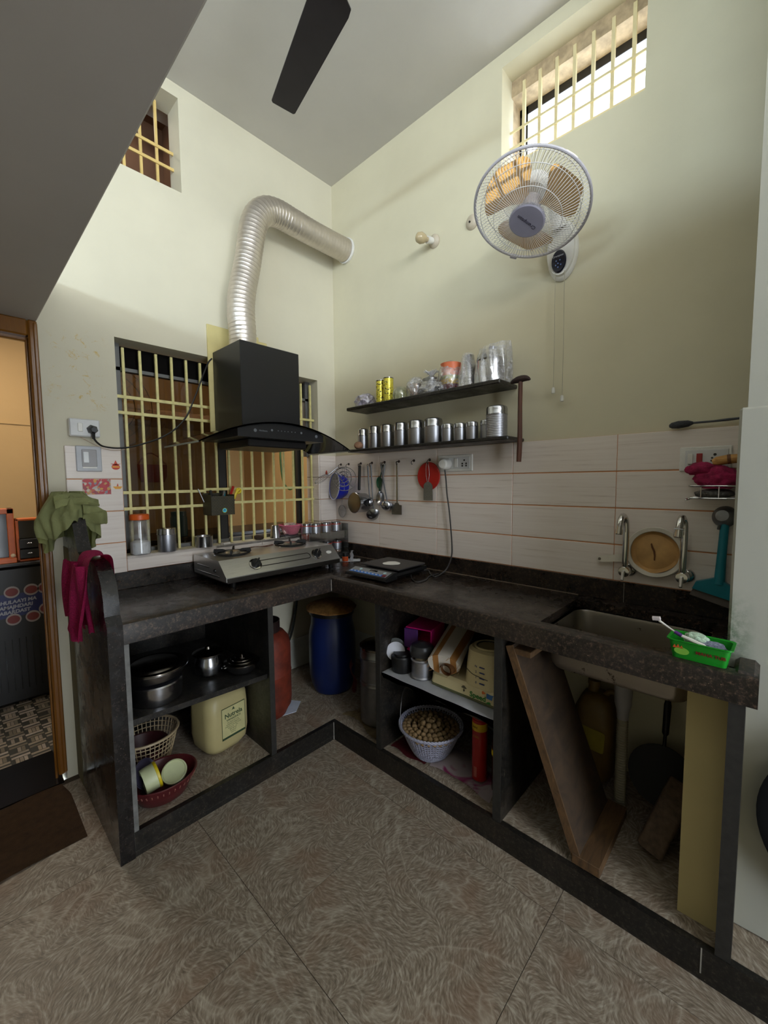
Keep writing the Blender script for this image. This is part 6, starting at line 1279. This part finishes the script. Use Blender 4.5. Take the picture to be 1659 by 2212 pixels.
# ---- green tub with brush and scrubbers on the counter edge
gt = thing('tub', 'small bright green plastic tub standing on the counter edge at the right of the sink', 'tub', (-.575, -2.19, LIP))
TQ = T(-.572, -2.192, LIP+.0008) @ Rm(-2, 'Z')
GT = [(rrect(0, 0, .033, .058, .010), .002), (rrect(0, 0, .040, .066, .012), .047), (rrect(0, 0, .045, .071, .013), .050), (rrect(0, 0, .045, .071, .013), .053), (rrect(0, 0, .0385, .0645, .012), .0515), (rrect(0, 0, .032, .057, .010), .005)]
build('body', loft(MB(), GT, False, True).move(TQ), GREEN, gt, 40)
build('base', loft(MB(), [(rrect(0, 0, .033, .058, .010), .002), (rrect(0, 0, .033, .058, .010), .0003)], True).move(TQ), GREEN, gt, 40)
tq_ = TQ @ frame((-.0372, 0, .026), (-.99, 0, -.155), (0, -1, 0))
text('print', 'MAHA TUB', .0125, tq_ @ T(.026, .0, .0008), mat('print_maroon', (120, 32, 24), .5), gt, .0003, .0003)
build('print_leaves', MB().prism(circ(.013, 14, 0, 0, 1.3, .8), lambda p, q_, t_: tq_ @ Vector((p-.036, q_-.004, t_)), 0, .0007), mat('print_light_green', (130, 190, 70), .5), gt, 0)
build('print_flowers', MB().prism([(-.012, .0), (-.008, .009), (-.004, .002), (0, .011), (.004, .002), (.008, .009), (.012, .0)], lambda p, q_, t_: tq_ @ Vector((p-.044, q_+.003, t_)), 0, .0007), mat('print_orange_red', (206, 90, 40), .5), gt, 0)
tbq = thing('toothbrush', 'white and purple toothbrush lying across the left rim of the green tub', 'toothbrush', (-.59, -2.15, LIP+.055))
a_, b_, c_ = Vector((-.585, -2.098, LIP+.088)), Vector((-.598, -2.145, LIP+.064)), Vector((-.608, -2.205, LIP+.049))
build('handle', MB().tube(spline([b_, b_.lerp(c_, .4), c_], 5), [.003]+[.0045]*4+[.005]*4+[.0055, .004], 8), WHITEP, tbq)
build('neck', MB().tube([a_, a_.lerp(b_, .6), b_], [.0035, .0022, .003], 8), WHITEP, tbq)
build('purple_collar', MB().tube([b_.lerp(a_, .18), b_.lerp(c_, .14)], .0052, 10), mat('purple_plastic', (84, 40, 116), .35), tbq)
build('bristles', MB().box(-.0045, .0045, -.010, .010, 0, .010, .001, frame(a_+Vector((0, .006, .001)), (-.35, .15, .9), (1, 0, .3))), mat('grey_bristles', (196, 186, 186), .8), tbq)
m1 = mat('pale_green_mesh', (186, 212, 190), .8, var=.35, vs=160, bmp=1.0, bs=260)
solo('scrubber', crumple(MB(), (-.570, -2.182, LIP+.036), .024, .030, .034, 31, 4, .18), m1, 'pale green net scrubber heaped in the green tub', 'scrubber', None, 60, at=(-.57, -2.18, LIP+.036))
solo('scrubber', crumple(MB(), (-.578, -2.212, LIP+.034), .022, .034, .022, 33, 4, .2), mat('blue_grey_mesh', (120, 126, 146), .8, var=.5, vs=160, bmp=1.0, bs=260), 'blue-grey net scrubber at the right side of the green tub', 'scrubber', None, 60, at=(-.578, -2.212, LIP+.034))

# ================================================================== CLOTHS ON THE END PANEL
GCL = mat('olive_green_cloth', (166, 170, 118), .9, var=.18, vs=14, bmp=.5, bs=60)
def drape(path, y0, y1, amp, seed, nu=40, nv=30, hem=.02, yskew=0):
    sp_ = spline(path, 6); n_ = len(sp_)
    def f(u, v):
        t_ = u*(n_-1); i = min(int(t_), n_-2); p = sp_[i].lerp(sp_[i+1], t_-i)
        edge = abs(2*u-1)
        y = y0+(y1-y0)*v + .012*math.sin(9*u+seed) + yskew*edge
        w = amp*(.25+edge)*(math.sin(13*v+seed+2*u)*.6+math.sin(23*v+seed*2-3*u)*.4)
        side = -1 if u < .5 else 1
        z = p.z + (hem*math.sin(11*v+seed)*(edge**3)) + .006*math.sin(7*v+5*u+seed)
        return (p.x+side*w, y, z)
    return MB().sheet(f, nu, nv, .003)
gcl = MB()
def bundle(u, v):
    """cloth thrown over the post: u runs round the bundle, v from the crown to the hem"""
    a = 2*PI*u
    r = .020+.086*min(1, v*1.5)**.7
    fold = 1+.09*math.sin(5*a+1.3+3*v)+.07*math.sin(9*a+4*v)*v+.05*math.sin(17*a-5*v)*v
    front = max(0.0, -math.sin(a))                       # hem is lifted over the post at the front
    drop = (.170-.115*front**2*(1-.5*abs(math.cos(a)))+.03*math.sin(3*a+.6))*max(0, v-.18)/.82
    x = -1.598+r*fold*math.cos(a)*1.02*(1-.10*v*v); y = -.125+r*fold*math.sin(a)*.92
    y = min(y, -.006)
    z = 1.322-.05*v**1.6-drop+.012*math.sin(4*a+2)*v+.006*math.sin(13*a+9*v)
    return (x, y, z)
gcl.sheet(bundle, 120, 40, .003)
gcl.sheet(lambda u, v: (-1.655+.150*u, -.195-.030*v+.012*math.sin(6*u), 1.312-.035*v-.05*(u-.4)**2+.010*math.sin(11*v+4*u)), 24, 12, .003)
gcl.sheet(lambda u, v: (-1.565+.085*u, -.215-.020*math.sin(PI*v)+.010*math.sin(7*u), 1.285-.035*u-.075*v+.008*math.sin(9*v+5*u)), 20, 16, .003)
solo('cloth', gcl, GCL, 'olive green cloth bunched over the raised rear end of the granite end panel', 'cloth', None, 50)
PCL = mat('crimson_cloth', (184, 36, 98), .9, var=.30, vs=60, bmp=.5, bs=90, aniso=(1, 3, 3))
pcl = drape([(-1.622, 0, .82), (-1.630, 0, .90), (-1.634, 0, .98), (-1.624, 0, 1.06), (-1.608, 0, 1.092), (-1.58, 0, 1.098), (-1.553, 0, 1.090), (-1.547, 0, 1.05), (-1.545, 0, .985)], -.40, -.575, .006, 4.0, 48, 40, .012)
pcl.sheet(lambda u, v: (-1.640-.020*u-.012*math.sin(11*v+3*u)-.006*math.sin(25*v), -.30-.27*v-.03*u, 1.065-.28*u*(1-.28*abs(v-.75))+.015*math.sin(9*v)*u), 24, 40, .003)
solo('cloth', pcl, PCL, 'crimson woven cloth hanging over the front hump of the granite end panel', 'cloth', None, 50)

# ================================================================== FLOOR MAT, ROUND TANK
mt2 = MB().sheet(lambda u, v: (-1.655-.62*u - (.018*max(0, .25-v)/.25 if u < .1 else 0), -.03-.42*v+.012*math.sin(5*u)-.05*u, .004+.003*math.sin(9*u+4*v)), 30, 20, .006)
solo('door_mat', mt2, mat('brown_coir_mat', (84, 60, 38), .95, var=.25, vs=30, bmp=1.0, bs=220), 'brown door mat on the floor tiles in front of the dark threshold', 'mat', None, 40)
rt_ = thing('iron_tray', 'large black round iron tray hung on the stub wall at the right picture edge', 'tray', (-.505, -2.55, .50))
q = frame((-.4945, -2.572, .505), (-1, 0, 0), (0, 0, 1))
build('tray', MB().lathe([(0, .004), (.19, .004), (.235, .040), (.250, .044), (.252, .050), (.235, .048), (.186, .010), (0, .010)], (0, 0, 0), 64, q), mat('sooty_black', (8, 8, 8), .8, spec=.1), rt_)
build('hanging_ring', MB().ring((.268, 0, .03), .02, .003, 20, 6, q), DKF, rt_)
# ================================================================== NEXT ROOM
wm_ = thing('washing_machine', 'black appliance with a blue slogan sticker seen through the doorway', 'appliance', (-1.75, 1.3, 0))
build('cabinet', MB().box(-2.15, -1.50, 1.0, 1.55, .02, .86, .012), BLACKP, wm_)
build('lid', MB().box(-2.155, -1.495, .992, 1.555, .8605, .885, .006), BLACKM, wm_)
for k in range(9): build('rib', MB().box(-1.80+.032*k, -1.796+.032*k, .997, 1.001, .10, .42), mat('black_gloss', (12, 12, 13), .2), wm_, 0)
wq = at((-1.725, .9985, .62), FA) @ Rm(0, 'Z')
stb = build('sticker', MB().prism([(-.22, -.075), (.16, -.055), (.165, .075), (-.22, .085)], lambda p, q_, t_: wq @ Vector((p, q_, t_)), 0, .001), mat('sticker_dark_blue', (22, 32, 84), .45), wm_, 0)
BRIM = mat('badge_pale', (150, 140, 136), .5); BMAR = mat('badge_maroon', (112, 42, 40), .5)
for x in (-.20, -.10, 0.005, .095, .16):
    for y in (.090-.02*(x < -.15), -.078+.035*(x > .1)):
        build('sticker_badge_rim', MB().prism(circ(.036, 20, x, y), lambda p, q_, t_: wq @ Vector((p, q_, .001+t_)), 0, .0006), BRIM, stb, 0)
        build('sticker_badge', MB().prism(circ(.029, 20, x, y, 1.0, .85), lambda p, q_, t_: wq @ Vector((p, q_, .0016+t_)), 0, .0006), BMAR, stb, 0)
for k, s_ in enumerate(('DHULAAYI MA', 'SAMAJHDARI', 'ZABARDAST')):
    text('sticker_print', s_, .0285, wq @ T((.022, .014, .004)[k], .030-.031*k, .0012) @ Rm(2, 'Z'), mat('print_pale_grey', (150, 150, 158), .5), stb, .0003, .0012, .15)
def oframe(name, lab, x0, x1, z0, z1, y, fr, inner):
    o_ = thing(name, lab, 'frame', ((x0+x1)/2, y, z0), None)
    f_ = MB().box(x0, x0+fr, y, y+.09, z0, z1, .003).box(x1-fr, x1, y, y+.09, z0, z1, .003).box(x0, x1, y, y+.09, z1-fr, z1, .003).box(x0, x1, y, y+.09, z0, z0+fr, .003)
    build('frame', f_, mat('orange_lacquer', (206, 96, 24), .35), o_); build('dark_panel', MB().box(x0+fr, x1-fr, y+.03, y+.04, z0+fr, z1-fr), mat('dark_mirror', (40, 42, 38), .15), o_, 0)
    inner(o_); return o_
oframe('mirror_cabinet', 'orange-framed cabinet with dark glass door on the black appliance, at the left picture edge', -1.92, -1.684, .8855, 1.215, 1.02, .032, lambda o_: (build('knob', MB().ball((-1.70, 1.012, .93), .012), mat('pale_knob', (226, 206, 170), .4), o_), build('rail', MB().box(-1.92, -1.684, 1.0, 1.02, .8855, .915, .003), mat('orange_lacquer', (206, 96, 24), .35), o_)))
def drawers(o_):
    for k in range(2):
        d_ = build('drawer', MB().box(-1.668, -1.575, 1.005, 1.05, .905+.062*k, .962+.062*k, .003), BLACKP, o_)
        build('knob', MB().ball((-1.622, .999, .936+.062*k), .009, (1.6, 1, .8)), STEEL, d_)
oframe('drawer_cabinet', 'small orange-framed cabinet with two black drawers beside the dark glass one', -1.680, -1.560, .8855, 1.150, 1.02, .014, drawers)
# seen through the barred window
kc = thing('dark_sideboard', 'long dark sideboard along the next room, behind the barred window', 'cabinet', (-.7, 1.0, 0))
build('body', MB().box(-1.45, .35, .85, 1.30, .0, .93, .004), mat('very_dark_wood', (34, 26, 22), .5), kc); build('top_board', MB().box(-1.46, .36, .83, 1.31, .931, .960, .004), mat('very_dark_top', (28, 24, 22), .3), kc)
c = thing('blue_jar', 'dull teal plastic jar on the dark sideboard behind the window', 'jar', (-.77, .92, .961))
build('body', MB().lathe([(0, 0), (.055, 0), (.058, .01), (.058, .14), (.05, .155), (0, .156)], (-.77, .92, .961), 24), mat('dull_teal', (44, 84, 96), .4), c); build('lid', MB().lathe([(.053, .156), (.053, .185), (0, .186)], (-.77, .92, .961), 24), mat('dull_teal', (44, 84, 96), .4), c)
rbk = thing('hanging_basket', 'red basket hanging on the far wall behind the barred window', 'basket', (-.53, 2.2, 1.35))
build('body', MB().lathe([(0, 0), (.10, 0), (.125, .06), (.13, .17), (.12, .172), (.115, .06), (0, .01)], (-.55, 2.15, 1.37), 28), mat('dull_red', (120, 26, 20), .5), rbk)
build('handle', MB().tube(spline([(-.68, 2.15, 1.54), (-.62, 2.17, 1.62), (-.55, 2.2, 1.66), (-.48, 2.17, 1.62), (-.42, 2.15, 1.54)], 5), .006, 6), mat('dull_red', (120, 26, 20), .5), rbk)
gw = thing('wire_guard', 'round dark wire fan guard standing behind the left edge of the barred window', 'guard', (-1.33, .45, 1.80))
q = frame((-1.31, .45, 1.80), (0, -1, 0), (1, 0, 0)); wg = MB()
for r in (.05, .10, .15, .20, .245): wg.ring((0, 0, .02*(1-r/.25)), r, .0022, 40, 4, q)
for k in range(16): wg.tube([q @ Vector((.05*math.cos(PI*k/8), .05*math.sin(PI*k/8), .016)), q @ Vector((.245*math.cos(PI*k/8), .245*math.sin(PI*k/8), 0))], .0015, 4)
build('wires', wg, DKF, gw); build('stand', MB().tube([(-1.31, .47, 1.80), (-1.31, .50, 1.4), (-1.31, .52, .003)], .012, 8), DKF, gw); build('foot', MB().lathe([(0, 0), (.13, 0), (.12, .02), (0, .03)], (-1.31, .52, .001), 24), DKF, gw)
solo('green_cable', MB().tube(spline([(-.345, .20, 1.93), (-.335, .20, 1.70), (-.335, .20, 1.50), (-.315, .20, 1.36), (-.27, .20, 1.31), (-.235, .20, 1.33), (-.222, .20, 1.40), (-.225, .20, 1.93)], 8), .007, 8), mat('green_cable_sheath', (70, 110, 30), .45), 'green cable looped behind the right panel of the barred window', 'cable')
sbd = thing('wall_board', 'pale wooden board projecting high in the next room behind the window', 'shelf', (-.6, 1.9, 1.95))
build('board', MB().box(-.75, .45, 1.5, 2.29, 1.93, 1.98, .004), m_wood('pale_board', (150, 112, 78), (176, 138, 100)), sbd, 0)
